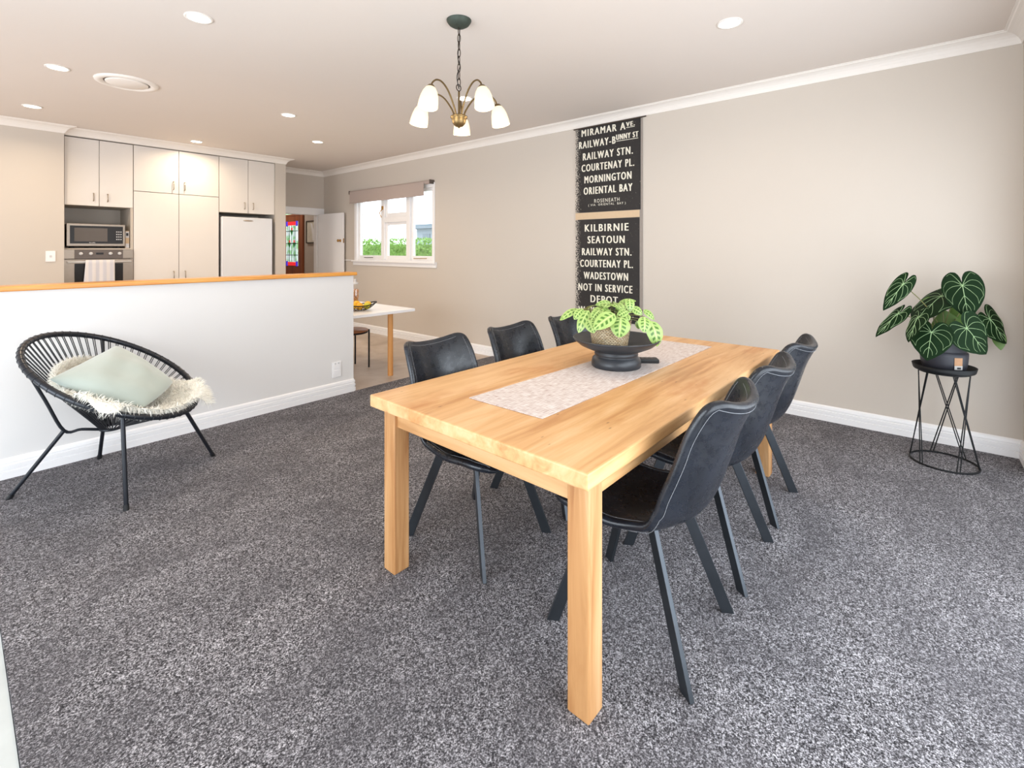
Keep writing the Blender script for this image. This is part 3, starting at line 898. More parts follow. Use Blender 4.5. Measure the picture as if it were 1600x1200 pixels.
for grp in LINES:
    for body, yl, yr, z, h in grp:
        m = MB()
        vs, fs = text_mesh(body, yl - yr, h, 0, 1.28)
        for q2, dy in enumerate((0, -.0036, .0036) if h > .045 else (0,)):
            m.add(vs, fs, tf=Matrix(((0, 0, -1, XB - .0042 - .0002 * q2), (-1, 0, 0, yl + dy), (0, 1, 0, z), (0, 0, 0, 1))))
        if body == 'VE.': m.box(XB - .0045, XB - .004, 2.225, 2.320, 2.680, 2.686)
        if body == 'UNNY ST': m.box(XB - .0045, XB - .004, 2.186, 2.436, 2.553, 2.559)
        m.build('lettering', M['letter'], bn)

# ------------------------------------------------------------------ dining table
TZ = .768
TR = math.radians(-1.4)
tb = thing('dining_table', 'rustic pale timber dining table set for six on the grey carpet', 'table', (2.283, 1.228, 0), TR)
L2, W2 = 1.109, .556
MB().box(-L2, L2, -W2, W2, TZ - .052, TZ).build('tabletop', M['top'], tb, local=True, bevel=.006)
for a, b in ((-W2 + .060, -W2 + .085), (W2 - .085, W2 - .060)):
    MB().box(-L2 + .095, L2 - .095, a, b, TZ - .135, TZ - .053).build('side_apron', M['top'], tb, local=True)
for a, b in ((-L2 + .068, -L2 + .093), (L2 - .093, L2 - .068)):
    MB().box(a, b, -W2 + .06, W2 - .06, TZ - .135, TZ - .053).build('end_apron', M['apron'], tb, local=True)
for sx in (-1, 1):
    for sy in (-1, 1):
        x = sx * (L2 - .052); y = sy * (W2 - .030)
        MB().box(min(x, x - sx * .078), max(x, x - sx * .078), min(y, y - sy * .078), max(y, y - sy * .078), 0, TZ - .0525).build('leg', M['legwood'], tb, local=True, bevel=.005)
m = MB()
nx, ny = 40, 8
vs = [(1.428 + (3.183 - 1.428) * i / nx, (1.440 - .101 * i / nx) * j / ny + (1.056 - .058 * i / nx) * (1 - j / ny), TZ + .0012) for i in range(nx + 1) for j in range(ny + 1)]
m.add(vs, [(i * (ny + 1) + j, (i + 1) * (ny + 1) + j, (i + 1) * (ny + 1) + j + 1, i * (ny + 1) + j + 1) for i in range(nx) for j in range(ny)])
o = m.build('table_runner', M['runner'])
sd = o.modifiers.new('thick', 'SOLIDIFY'); sd.thickness = .003; sd.offset = 1
tag(o, 'pale woven table runner laid along the dining table', 'runner')
# bowl
BX, BY = 2.325, 1.226
bz = TZ + .0045
m = MB().lathe([(0, 0), (.126, 0), (.131, .006), (.131, .022), (.126, .044), (.114, .056), (.111, .060), (.116, .066), (.114, .076), (.108, .086), (.150, .096), (.192, .115), (.222, .139),
                (.231, .150), (.229, .154), (.222, .151), (.190, .124), (.140, .107), (.06, .100), (0, .099)], 48, tf=Matrix.Translation((BX, BY, bz)))
tag(m.build('pedestal_bowl', M['bowl']), 'wide charcoal pedestal bowl on the table runner', 'bowl')
# basket with the prayer plant
KX, KY, KZ = BX - .022, BY + .026, bz + .1015
pp = thing('potted_prayer_plant', 'lime green blotched leaf plant in a woven basket standing in the bowl', 'plant', (KX, KY, KZ))
prof = [(0, 0), (.088, 0), (.093, .006)]
for i in range(1, 33):
    t = i / 32
    prof.append((.093 + .020 * t + .0018 * math.sin(i * PI), .006 + .132 * t))
prof += [(.115, .142), (.110, .145), (.104, .138), (.10, .12)]
MB().lathe(prof, 48, tf=Matrix.Translation((KX, KY, KZ))).build('basket', M['basket'], pp)
MB().lathe([(0, .125), (.102, .122)], 24, tf=Matrix.Translation((KX, KY, KZ))).build('soil', M['soil'], pp)

CAM = Vector((0, 0, 1.4))


def oval_leaf(m, base, tip, width, nrm, bend=.12, fold=.10):
    base, tip = Vector(base), Vector(tip)
    ax = tip - base; L = ax.length; ax.normalize()
    n = Vector(nrm); n = (n - ax * n.dot(ax)).normalized(); sd = ax.cross(n)
    NV, NU = 12, 6
    vs, uvs = [], []
    for i in range(NV + 1):
        t = i / NV
        hw = width * .5 * (max(0, math.sin(PI * t ** .82)) ** .62)
        for j in range(NU + 1):
            u = -1 + 2 * j / NU
            p = base + ax * (L * t) + n * (L * bend * math.sin(PI * t)) + sd * (hw * u) - n * (hw * fold * abs(u) ** 1.6) + n * (.03 * hw * math.sin(t * 22 + u))
            vs.append(p); uvs.append((u, t))
    fs = [(i * (NU + 1) + j, i * (NU + 1) + j + 1, (i + 1) * (NU + 1) + j + 1, (i + 1) * (NU + 1) + j) for i in range(NV) for j in range(NU)]
    m.add(vs, fs, True, uvs)


# leaves: (base, tip, width, lift of the normal); coordinates relative to the basket foot
PL = [((2.193, 1.163, 1.071), (2.097, 1.23, 0.998), 0.084),
      ((2.232, 1.149, 1.052), (2.197, 1.143, 0.952), 0.102),
      ((2.338, 1.069, 1.05), (2.298, 1.055, 0.974), 0.072),
      ((2.377, 1.053, 1.025), (2.37, 1.015, 0.896), 0.094),
      ((2.195, 1.379, 1.078), (2.112, 1.446, 1.02), 0.047),
      ((2.175, 1.34, 1.085), (2.127, 1.366, 1.03), 0.051),
      ((2.177, 1.307, 1.08), (2.116, 1.332, 0.965), 0.061),
      ((2.141, 1.287, 1.038), (2.134, 1.249, 0.971), 0.061),
      ((2.197, 1.252, 1.084), (2.134, 1.265, 1.037), 0.051),
      ((2.327, 1.252, 1.107), (2.251, 1.311, 1.099), 0.041),
      ((2.25, 1.22, 1.08), (2.188, 1.247, 1.064), 0.045),
      ((2.3, 1.145, 1.077), (2.235, 1.176, 1.049), 0.045),
      ((2.37, 1.171, 1.135), (2.344, 1.155, 1.068), 0.051),
      ((2.359, 1.152, 1.087), (2.387, 1.104, 1.052), 0.053),
      ((2.446, 1.127, 1.068), (2.486, 1.08, 1.016), 0.045),
      ((2.302, 1.22, 1.099), (2.329, 1.172, 1.08), 0.049),
      ((2.396, 1.139, 1.015), (2.403, 1.132, 0.97), 0.035),
      ((2.312, 1.286, 1.114), (2.263, 1.267, 1.077), 0.061),
      ((2.379, 1.238, 1.107), (2.44, 1.165, 1.116), 0.029),
      ((2.171, 1.251, 1.053), (2.121, 1.249, 1.005), 0.053),
      ((2.281, 1.152, 1.062), (2.263, 1.126, 1.027), 0.045),
      ((2.209, 1.3, 1.085), (2.204, 1.243, 1.051), 0.049)]
mf, ms = MB(), MB()
rnd = random.Random(3)
for bx, tx, wd in PL:
    b0, t0 = Vector(bx), Vector(tx)
    mid = (b0 + t0) / 2
    out = Vector((mid.x - KX, mid.y - KY, 0))
    nrm = Vector((-.70, -.38, .62)) + out * 1.6
    oval_leaf(mf, b0, t0, wd, nrm)
    c0 = Vector((KX, KY, KZ + .13)) + Vector((rnd.uniform(-.05, .05), rnd.uniform(-.05, .05), 0))
    ms.tube(catmull([c0, (c0 + b0) / 2 + Vector((0, 0, .025)), b0], 8), .0022, 6)
for i in range(16):
    a = rnd.uniform(-.4, 2.4)
    r0 = rnd.uniform(.03, .09); r1 = r0 + rnd.uniform(.07, .10)
    d = Vector((math.cos(a), math.sin(a), 0))
    b0 = Vector((KX, KY, KZ)) + d * r0 + Vector((0, 0, rnd.uniform(.16, .22)))
    t0 = Vector((KX, KY, KZ)) + d * r1 + Vector((0, 0, rnd.uniform(.10, .20)))
    oval_leaf(mf, b0, t0, rnd.uniform(.05, .07), d * .5 + Vector((0, 0, 1)))
    ms.tube([Vector((KX, KY, KZ + .12)), b0], .002, 6)
for i in range(20):
    a = rnd.uniform(1.9, 6.0)
    r0 = rnd.uniform(.01, .06); r1 = r0 + rnd.uniform(.06, .09)
    d = Vector((math.cos(a), math.sin(a), 0)); z0 = rnd.uniform(.17, .245)
    b0 = Vector((KX, KY, KZ + z0)) + d * r0
    t0 = Vector((KX, KY, KZ + z0 - rnd.uniform(.0, .05))) + d * r1
    oval_leaf(mf, b0, t0, rnd.uniform(.045, .062), d * .7 + Vector((-.3, -.2, .8)))
    ms.tube([Vector((KX, KY, KZ + .12)), b0], .002, 6)
mf.build('foliage', M['prayer'], pp)
ms.build('stems', M['stem'], pp)
# remote on the runner
rm = thing('remote_control', 'small dark remote control lying beside the bowl', 'remote', (2.505, 1.142, TZ + .0045), math.radians(-52))
MB().box(-.07, .07, -.032, .032, 0, .022).build('body', M['black'], rm, local=True, bevel=.005)
for i in range(4):
    MB().box(-.05 + i * .026, -.036 + i * .026, -.012, .012, .022, .0235).build('button', M['steel_dark'], rm, local=True)

# ------------------------------------------------------------------ dining chairs
PROF = [(.272, .438), (.262, .456), (.235, .470), (.16, .470), (.08, .462), (0, .455), (-.08, .452), (-.145, .462), (-.195, .492), (-.232, .545),
        (-.262, .62), (-.288, .70), (-.312, .78), (-.340, .85), (-.372, .905)]
ctr = catmull([(0, y, z) for y, z in PROF], 64)
arc = [0]
for i in range(64): arc.append(arc[-1] + (ctr[i + 1] - ctr[i]).length)
LT = arc[-1]


def c_at(s):
    s = max(0, min(LT, s))
    for i in range(64):
        if arc[i + 1] >= s:
            t = (s - arc[i]) / max(1e-9, arc[i + 1] - arc[i])
            p = ctr[i].lerp(ctr[i + 1], t); tg = (ctr[i + 1] - ctr[i]).normalized()
            return p, Vector((0, tg.z, -tg.y))
    return ctr[-1], Vector((0, 1, 0))


def interp(tab, x):
    for (a, p), (b, q2) in zip(tab, tab[1:]):
        if x <= b:
            t = max(0, (x - a) / (b - a)); t = t * t * (3 - 2 * t)
            return p + (q2 - p) * t
    return tab[-1][1]


WT = [(0, .205), (.10, .232), (.30, .240), (.45, .236), (.55, .228), (.70, .222), (.86, .214), (1, .200)]
ET = [(0, .004), (.25, .012), (.42, .045), (.52, .085), (.62, .098), (.80, .092), (1, .080)]
RC = .048


def hw(s):
    f = s / LT; w0 = interp(WT, f)
    for d in (s, LT - s):
        if d < RC: w0 = w0 - RC + math.sqrt(max(0, RC * RC - (RC - d) ** 2))
    return w0


def shell_pt(u, s, dep=0.0):
    p, n = c_at(s)
    e = interp(ET, s / LT)
    x = u * hw(s)
    uu = abs(u * hw(s) / max(.05, interp(WT, s / LT)))
    sl = 2.0 * e * uu / .22 * (1 if u > 0 else -1)
    nn = Vector((-sl * .7, n.y, n.z)).normalized()
    return Vector((x, p.y, p.z)) + n * (e * uu ** 2.1) - nn * dep


ss = [0, .004, .014, .030, .05]
ss += [.05 + (LT - .10) * i / 24 for i in range(1, 25)]
ss += [LT - .030, LT - .014, LT - .004, LT]
US = [-1, -.93, -.82, -.66, -.48, -.3, -.1, .1, .3, .48, .66, .82, .93, 1]


def make_chair(label):
    root = thing('dining_chair', label, 'chair', (0, 0, 0), 0, 'black leather dining chairs around the table')
    m = MB()
    NS, NU = len(ss), len(US)
    def thick(s, u):
        th = .030
        return th
    inner = [shell_pt(u, s) for s in ss for u in US]
    outer = [shell_pt(u, s, .030) for s in ss for u in US]
    midr = [shell_pt(u * 1.0, s, .015) for s in ss for u in US]
    idx = lambda i, j: i * NU + j
    vs = inner + outer; N = len(inner)
    fs = [(idx(i, j), idx(i, j + 1), idx(i + 1, j + 1), idx(i + 1, j)) for i in range(NS - 1) for j in range(NU - 1)]
    fs += [(N + idx(i, j), N + idx(i + 1, j), N + idx(i + 1, j + 1), N + idx(i, j + 1)) for i in range(NS - 1) for j in range(NU - 1)]
    loop = [idx(0, j) for j in range(NU)] + [idx(i, NU - 1) for i in range(1, NS)] + [idx(NS - 1, j) for j in range(NU - 2, -1, -1)] + [idx(i, 0) for i in range(NS - 2, 0, -1)]
    mi = []
    for q in loop:
        i, j = divmod(q, NU)
        c2 = midr[q]
        pin = midr[idx(min(max(i, 4), NS - 5), min(max(j, 3), NU - 4))]
        dd = (c2 - pin)
        mi.append(c2 + (dd.normalized() * .007 if dd.length > 1e-6 else Vector((0, 0, 0))))
    b0 = len(vs); vs += mi; K = len(loop)
    for a in range(K):
        b = (a + 1) % K
        fs.append((loop[a], b0 + a, b0 + b, loop[b])); fs.append((N + loop[a], N + loop[b], b0 + b, b0 + a))
    m.add(vs, fs, True)
    m.build('seat_shell', M['leather'], root, local=True, subsurf=1)
    # seam lines on the outer face
    m = MB()
    for u in (-.94, .94):
        m.tube([shell_pt(u, LT * (.36 + .619 * i / 40), .0310) for i in range(41)], .0010, 5)
        m.tube([shell_pt(u * .97, LT * (.03 + .93 * i / 60), -.0008) for i in range(61)], .0009, 5)
    m.tube([shell_pt(-.94 + 1.88 * i / 30, LT * .979, .0310) for i in range(31)], .0010, 5)
    m.tube([shell_pt(-.80 + 1.60 * i / 30, LT * .975, -.0008) for i in range(31)], .0009, 5)
    for u in (-1, 1):
        m.tube([shell_pt(u * (.94 + .06 * i / 10), LT * (.40 - .06 * (1 - i / 10)), .0310) for i in range(11)], .0009, 5)
    m.build('stitching', M['stitch'], root, local=True)
    m = MB()
    for a, b in (((-.12, -.10), (.12, .12)), ((.12, -.10), (-.12, .12))):
        d = (Vector(b) - Vector(a)).normalized(); p = Vector((-d.y, d.x)) * .02
        q2 = [Vector(a) + p, Vector(a) - p, Vector(b) - p, Vector(b) + p]
        m.prism([tuple(x) for x in q2], .414, .428)
    m.box(-.10, .10, -.09, .12, .416, .432)
    m.build('seat_frame', M['leg'], root, local=True)
    for sx in (-1, 1):
        for sy in (-1, 1):
            top = Vector((sx * .135, sy * .105 + .012, .447)); ft = Vector((sx * .226, sy * .252 + .005, 0))
            rad = (ft - top); rad.z = 0; rad.normalize(); tn = Vector((-rad.y, rad.x, 0))
            vs = []
            for c2, wr in ((top, .022), (ft, .0235)):
                for a, b in ((-1, -1), (1, -1), (1, 1), (-1, 1)):
                    vs.append(c2 + rad * a * wr + tn * b * .0085)
            MB().add(vs, [(0, 1, 2, 3), (7, 6, 5, 4), (0, 4, 5, 1), (1, 5, 6, 2), (2, 6, 7, 3), (3, 7, 4, 0)]).build('leg', M['leg'], root, local=True, bevel=.002)
    return root


CH = [((1.712, .792, 0), 0.02, 'black leather dining chair on the camera side, nearest the front table leg'),
      ((2.312, .780, 0), 0.0, 'black leather dining chair on the camera side, middle of the three'),
      ((2.925, .780, 0), -0.01, 'black leather dining chair on the camera side, nearest the plant stand'),
      ((1.690, 1.648, 0), PI, 'black leather dining chair across the table, nearest the lounge chair'),
      ((2.300, 1.640, 0), PI, 'black leather dining chair across the table, middle of the far row'),
      ((2.915, 1.630, 0), PI, 'black leather dining chair across the table, hidden behind the centrepiece plant')]
c0 = make_chair(CH[0][2])
for i, (loc, rz, lab) in enumerate(CH):
    if i == 0: c0.location = loc; c0.rotation_euler = (0, 0, rz)
    else: dup(c0, loc, rz, lab)

# ------------------------------------------------------------------ string lounge chair
RCn = Vector((.664, 3.69, .648))
azl, til = math.radians(-45.5), math.radians(30)
ld = Vector((math.cos(azl) * math.cos(til), math.sin(azl) * math.cos(til), -math.sin(til)))
ls = Vector((-math.sin(azl), math.cos(azl), 0))
ln = ld.cross(ls)
if ln.z < 0: ln = -ln
HUB = Vector((.652, 3.742, .315))


def rim(a, k=1.0, up=0.0): return RCn + ld * (.467 * k * math.cos(a)) + ls * (.407 * k * math.sin(a)) + ln * up
def hubp(a, r=.055): return HUB + (Vector((math.cos(azl), math.sin(azl), 0)) * math.cos(a) + ls * math.sin(a)) * r


lc = thing('lounge_chair', 'round black string lounge chair in front of the white half wall', 'chair', (.66, 3.70, 0))
MB().tube([rim(2 * PI * i / 72) for i in range(72)], .0165, 12, closed=True).build('rim', M['tube'], lc)
m = MB()
NC = 62
for i in range(NC):
    a = 2 * PI * (i + .5) / NC
    for da in (-.012, .012):
        m.tube([rim(a + da), hubp(a + da * .4)], .0027, 5)
    tg = (rim(a + .01) - rim(a - .01)).normalized(); nb = tg.cross(ln)
    aa = [rim(a) + (ln * math.cos(t) + nb * math.sin(t)) * .0170 for t in [2 * PI * j / 10 for j in range(10)]]
    m.tube(aa, .0022, 5, closed=True)
m.build('cords', M['cord'], lc)
MB().tube([hubp(2 * PI * i / 28) for i in range(28)], .009, 8, closed=True).build('hub_ring', M['tube'], lc)
def lowr(a): return Vector((.655, 3.725, .335)) + Vector((math.cos(azl), math.sin(azl), 0)) * (.225 * math.cos(a)) + ls * (.215 * math.sin(a)) + Vector((0, 0, -.035 * math.cos(a)))
m = MB()
for a in (-2.35, 2.35):
    p0 = rim(a, .99) - ln * .012; p1 = lowr(a) + Vector((0, 0, .0))
    m.tube(catmull([p0, p0.lerp(p1, .55), p1, p1.lerp(HUB, .35), hubp(a, .05)], 20), .0085, 8)
m.build('support_frame', M['tube'], lc)
for ft, a in (((.224, 3.879, 0), -2.35), ((.623, 3.232, 0), math.radians(-50)), ((1.167, 3.634, 0), math.radians(2)), ((.66, 4.165, 0), 2.35)):
    p1 = lowr(a) if abs(a) > 2 else rim(a, .985) - ln * .014
    lg = MB().tube([p1, Vector(ft) + Vector((0, 0, .002))], .011, 10).build('leg', M['tube'], lc)
    MB().tube([Vector(ft), Vector(ft) + (p1 - Vector(ft)).normalized() * .03], .0135, 10).build('foot_cap', M['black'], lg)

# sheepskin draped in the bowl
RM = [(-180, .64), (-140, .62), (-105, .72), (-84, .92), (-72, 1.06), (-64, 1.12), (-56, 1.09), (-48, .985), (-20, .965), (0, .97), (12, 1.02), (20, 1.12), (30, 1.18), (39, 1.12), (47, .98), (58, .80), (75, .68), (100, .64), (140, .66), (180, .64)]
def rmax(a):
    a = (math.degrees(a) + 180) % 360 - 180
    for (x0, y0), (x1, y1) in zip(RM, RM[1:]):
        if a <= x1: return y0 + (y1 - y0) * (a - x0) / (x1 - x0)
    return .6


def skin(a, f):
    r = f * rmax(a)
    q2 = min(r, 1.0)
    p = hubp(a, .03).lerp(rim(a), q2)
    sag = .030 + .09 * (1 - q2) ** 1.5
    p = p + Vector((0, 0, 1)) * sag
    if r > .92:
        e = (r - .92)
        out = rim(a) - RCn; out.normalize()
        p = p + ln * (.030 * min(1, e / .08)) + out * max(0, r - 1) * .45 - Vector((0, 0, 1)) * max(0, r - 1.03) * .55
    return p


m = MB()
NA, NR = 72, 16
vs = [skin(2 * PI * i / NA, j / NR) for i in range(NA) for j in range(NR + 1)]
fs = [(i * (NR + 1) + j, i * (NR + 1) + j + 1, ((i + 1) % NA) * (NR + 1) + j + 1, ((i + 1) % NA) * (NR + 1) + j) for i in range(NA) for j in range(NR)]
m.add(vs, fs, True)
rnd = random.Random(11)
for i in range(30000):
    a = rnd.uniform(0, 2 * PI); f = math.sqrt(rnd.uniform(.06, 1))
    p = skin(a, f)
    n1 = (skin(a + .02, f) - p); n2 = (skin(a, min(1, f + .02) if f < .98 else f - .02) - p)
    n = n1.cross(n2)
    if n.length < 1e-9: continue
    n.normalize()
    if n.z < 0: n = -n
    if f > .80 and rnd.random() < .5: n = -n
    rad = (rim(a) - RCn).normalized()
    edge = max(0, f - .9) * 10
    d = (n + rad * (.3 + .8 * edge) + Vector((rnd.gauss(0, .5), rnd.gauss(0, .5), rnd.gauss(0, .3)))).normalized()
    L = rnd.uniform(.022, .044)
    sd = d.cross(Vector((rnd.gauss(0, 1), rnd.gauss(0, 1), rnd.gauss(0, 1)))).normalized() * .0016
    q1 = p + d * L * .55; q2 = p + d * L - Vector((0, 0, L * .2)) + sd * rnd.uniform(-2, 2)
    m.add([p - sd, p + sd, q1 + sd * .8, q1 - sd * .8, q2], [(0, 1, 2, 3), (3, 2, 4)], True)
tag(m.build('sheepskin', M['fleece']), 'cream sheepskin throw spread over the seat of the string lounge chair', 'throw')
# cushion
c4 = [Vector((.345, 3.545, .705)), Vector((.715, 4.000, .775)), Vector((.958, 3.690, .530)), Vector((.738, 3.375, .490))]
m = MB()
NG = 22
cn = (c4[2] - c4[0]).cross(c4[1] - c4[3]).normalized()
if cn.z < 0: cn = -cn
vs, fs = [], []
for side in (1, -1):
    for i in range(NG + 1):
        for j in range(NG + 1):
            u, w3 = -1 + 2 * i / NG, -1 + 2 * j / NG
            pu = u * (1 + (.14 if u < 0 else -.04) * (1 - w3 * w3)); pw = w3 * (1 + (.05 if w3 > 0 else -.05) * (1 - u * u))
            a, b = (pu + 1) / 2, (pw + 1) / 2
            p = c4[0].lerp(c4[1], a).lerp(c4[3].lerp(c4[2], a), b)
            th = ((1 - u ** 2) * (1 - w3 ** 2)) ** .45 * (.085 if side > 0 else .05)
            wr = .006 * math.sin(5 * u + 3 * w3) * math.sin(4 * w3 - 2 * u + 1) * (1 - u * u) * (1 - w3 * w3) * 2
            vs.append(p + cn * (side * th + wr))
G = (NG + 1) ** 2
for s in (0, 1):
    for i in range(NG):
        for j in range(NG):
            q2 = [s * G + i * (NG + 1) + j, s * G + (i + 1) * (NG + 1) + j, s * G + (i + 1) * (NG + 1) + j + 1, s * G + i * (NG + 1) + j + 1]
            fs.append(tuple(q2))
m.add(vs, fs, True)
tag(m.build('cushion', M['pillow'], weld=True, subsurf=1), 'pale sage velvet cushion leaning in the string lounge chair', 'cushion')

# ------------------------------------------------------------------ plant stand and anthurium
PX, PY = 4.222, -.150
st = thing('plant_stand', 'black wire plant stand with round tray in the right corner', 'plant stand', (PX, PY, 0))
MB().tube([(PX + .172 * math.cos(2 * PI * i / 48), PY + .172 * math.sin(2 * PI * i / 48), .006) for i in range(48)], .006, 8, closed=True).build('base_ring', M['bmetal'], st)
MB().tube([(PX + .128 * math.cos(2 * PI * i / 48), PY + .128 * math.sin(2 * PI * i / 48), .598) for i in range(48)], .005, 8, closed=True).build('top_ring', M['bmetal'], st)
for i in range(6):
    a0 = 2 * PI * i / 6 + .35
    for da in (-1, 1):
        for off in (-.05, .05):
            a = a0 + da * PI / 6 + da * .0 + off
            t0 = a0 + off * .6
            MB().tube([(PX + .128 * math.cos(t0), PY + .128 * math.sin(t0), .598), (PX + .172 * math.cos(a0 + da * PI / 3 * .98 + off), PY + .172 * math.sin(a0 + da * PI / 3 * .98 + off), .008)], .0036, 6).build('rod', M['bmetal'], st) if (i + (da > 0)) % 2 == 0 else None
MB().lathe([(0, .603), (.140, .603), (.150, .610), (.160, .640), (.163, .640), (.156, .612), (.152, .606), (0, .606)][:], 40, tf=Matrix.Translation((PX, PY, 0))).build('tray', M['bmetal'], st)
VX, VY, VZ = PX + .0, PY + .0, .607
an = thing('potted_anthurium', 'dark heart leaved plant with pale veins in a grey pot on the wire stand', 'plant', (VX, VY, VZ))
pt = MB().lathe([(0, 0), (.098, 0), (.106, .008), (.118, .060), (.121, .105), (.121, .125), (.112, .131), (.110, .136), (.112, .200), (.116, .206), (.110, .210), (.104, .20), (.102, .17)], 40,
                tf=Matrix.Translation((VX, VY, VZ))).build('pot', M['pot'], an)
MB().lathe([(0, .185), (.104, .182)], 24, tf=Matrix.Translation((VX, VY, VZ))).build('soil', M['soil'], an)
# sticker on the pot
def potp(a, z): return (VX + (.1225 + (z - .1) * .03) * math.cos(a), VY + (.1225 + (z - .1) * .03) * math.sin(a), VZ + z)
ac = math.atan2(-VY, -VX) + .62
for nm, mt, z0, z1, a0, a1, r in (('sticker', 'sticker', .030, .105, -.19, .19, 0), ('sticker_label', 'sticker_white', .030, .055, -.19, .19, .001), ('sticker_code', 'black', .034, .046, -.08, .10, .002)):
    vs = []
    for i in range(7):
        a = ac + a0 + (a1 - a0) * i / 6
        for z in (z0, z1):
            p = Vector(potp(a, z)); vs.append(p + Vector((math.cos(a), math.sin(a), 0)) * r)
    MB().add(vs, [(2 * i, 2 * i + 2, 2 * i + 3, 2 * i + 1) for i in range(6)]).build(nm, M[mt], pt)


def heart_R(t):
    t = abs(t)
    tab = [(0, 1.0), (.12, .93), (.35, .80), (.7, .70), (1.15, .635), (1.6, .60), (2.1, .56), (2.55, .50), (2.85, .40), (3.05, .22), (PI, .10)]
    for (a, p), (b, q2) in zip(tab, tab[1:]):
        if t <= b: return p + (q2 - p) * (t - a) / (b - a)
    return .1


def heart_leaf(m, mv, base, tip, wid, nrm, bend=.10, curl=.0):
    base, tip = Vector(base), Vector(tip)
    ax = tip - base; L = ax.length; ax.normalize()
    n = Vector(nrm); n = (n - ax * n.dot(ax)).normalized(); sd = ax.cross(n)
    ws = wid / (1.25 * L)
    def sp(x, y):
        yy = y
        return base + ax * (L * y) + sd * (L * ws * x) - n * (L * bend * (yy * abs(yy))) - n * (L * (.16 + curl) * x * x) + n * (L * .012 * math.sin(9 * y + 5 * x))
    NT_, NR_ = 56, 7
    vs, fs = [], []
    for i in range(NT_ + 1):
        t = -PI + 2 * PI * i / NT_
        R_ = heart_R(t)
        for j in range(NR_ + 1):
            r = R_ * j / NR_
            vs.append(sp(r * math.sin(t), r * math.cos(t)))
    for i in range(NT_):
        for j in range(NR_):
            a = i * (NR_ + 1) + j
            fs.append((a, a + 1, a + NR_ + 2, a + NR_ + 1))
    m.add(vs, fs, True)
    if mv is None: return
    def vein(pts, r):
        P3 = [sp(x, y) + n * .0012 for x, y in pts]
        mv.tube(P3, r, 5, radii=[r * (1 - .6 * i / (len(P3) - 1)) for i in range(len(P3))], caps=False)
    vein([(0, y / 10) for y in range(0, 10)], .0024)
    for sgn in (-1, 1):
        for pts in ([(0, 0), (.18, .16), (.34, .36), (.36, .56)], [(0, 0), (.28, .02), (.48, .16), (.52, .34)], [(0, 0), (.24, -.14), (.44, -.10), (.54, .04)], [(0, 0), (.14, -.22), (.28, -.36), (.40, -.30)],
                    [(0, .30), (.13, .46), (.22, .62), (.20, .74)], [(0, .52), (.09, .66), (.12, .80)]):
            cp = catmull([(sgn * x, y, 0) for x, y in pts], 9)
            vein([(p.x, p.y) for p in cp], .0014)
        cp = catmull([(sgn * .36, .55, 0), (sgn * .44, .42, 0), (sgn * .52, .33, 0), (sgn * .55, .15, 0), (sgn * .54, .03, 0)], 8)
        vein([(p.x, p.y) for p in cp], .0008)


AL = [((4.163, -0.236, 1.17), (4.149, -0.265, 0.959), 0.27, (-0.85, 0.05, 0.35), 0),
      ((3.97, -0.084, 0.881), (3.886, -0.061, 0.72), 0.285, (-0.8, 0.05, 0.55), 0),
      ((4.09, -0.25, 0.909), (4.163, -0.359, 0.747), 0.33, (-0.75, -0.1, 0.6), 0),
      ((4.307, -0.142, 1.084), (4.071, 0.014, 0.933), 0.34, (-0.35, 0.35, 0.85), 0),
      ((3.943, -0.021, 0.97), (3.816, 0.037, 0.836), 0.19, (-0.5, 0.75, 0.55), 0),
      ((4.114, 0.055, 1.167), (4.004, 0.155, 1.001), 0.15, (-0.75, -0.1, 0.5), 0),
      ((4.054, 0.08, 0.972), (3.928, 0.199, 0.837), 0.15, (-0.35, 0.15, 0.9), 0),
      ((4.417, -0.381, 0.941), (4.474, -0.48, 0.785), 0.31, (-0.6, -0.55, 0.6), 0),
      ((4.308, -0.175, 0.863), (4.304, -0.155, 0.993), 0.22, (-0.8, 0.1, 0.3), 1),
      ((4.345, -0.079, 1.032), (4.332, -0.079, 1.075), 0.1, (-0.8, 0.1, 0.3), 1),
      ((4.484, -0.429, 0.818), (4.465, -0.438, 0.736), 0.09, (-0.8, 0.1, 0.3), 1),
      ((4.365, -0.242, 0.988), (4.312, -0.21, 0.883), 0.15, (-0.8, 0.1, 0.3), 1)]
ms = MB()
soil = Vector((VX, VY, VZ + .19))
rnd = random.Random(5)
for base, tip, wid, nrm, back in AL:
    ml, mv = MB(), MB()
    heart_leaf(ml, None if back else mv, base, tip, wid * .78, nrm, bend=.10)
    lf = ml.build('leaf', M['leafback' if back else 'anth'], an)
    if back: lf['label'] = 'pale green underside of a leaf'
    else: mv.build('leaf_veins', M['vein'], lf)
    b0 = Vector(base)
    s0 = soil + Vector((rnd.uniform(-.04, .04), rnd.uniform(-.04, .04), 0))
    ms.tube(catmull([s0, s0.lerp(b0, .5) + Vector((0, 0, .04)), b0], 12), .0030, 6)
ms.build('stems', M['stem'], an)

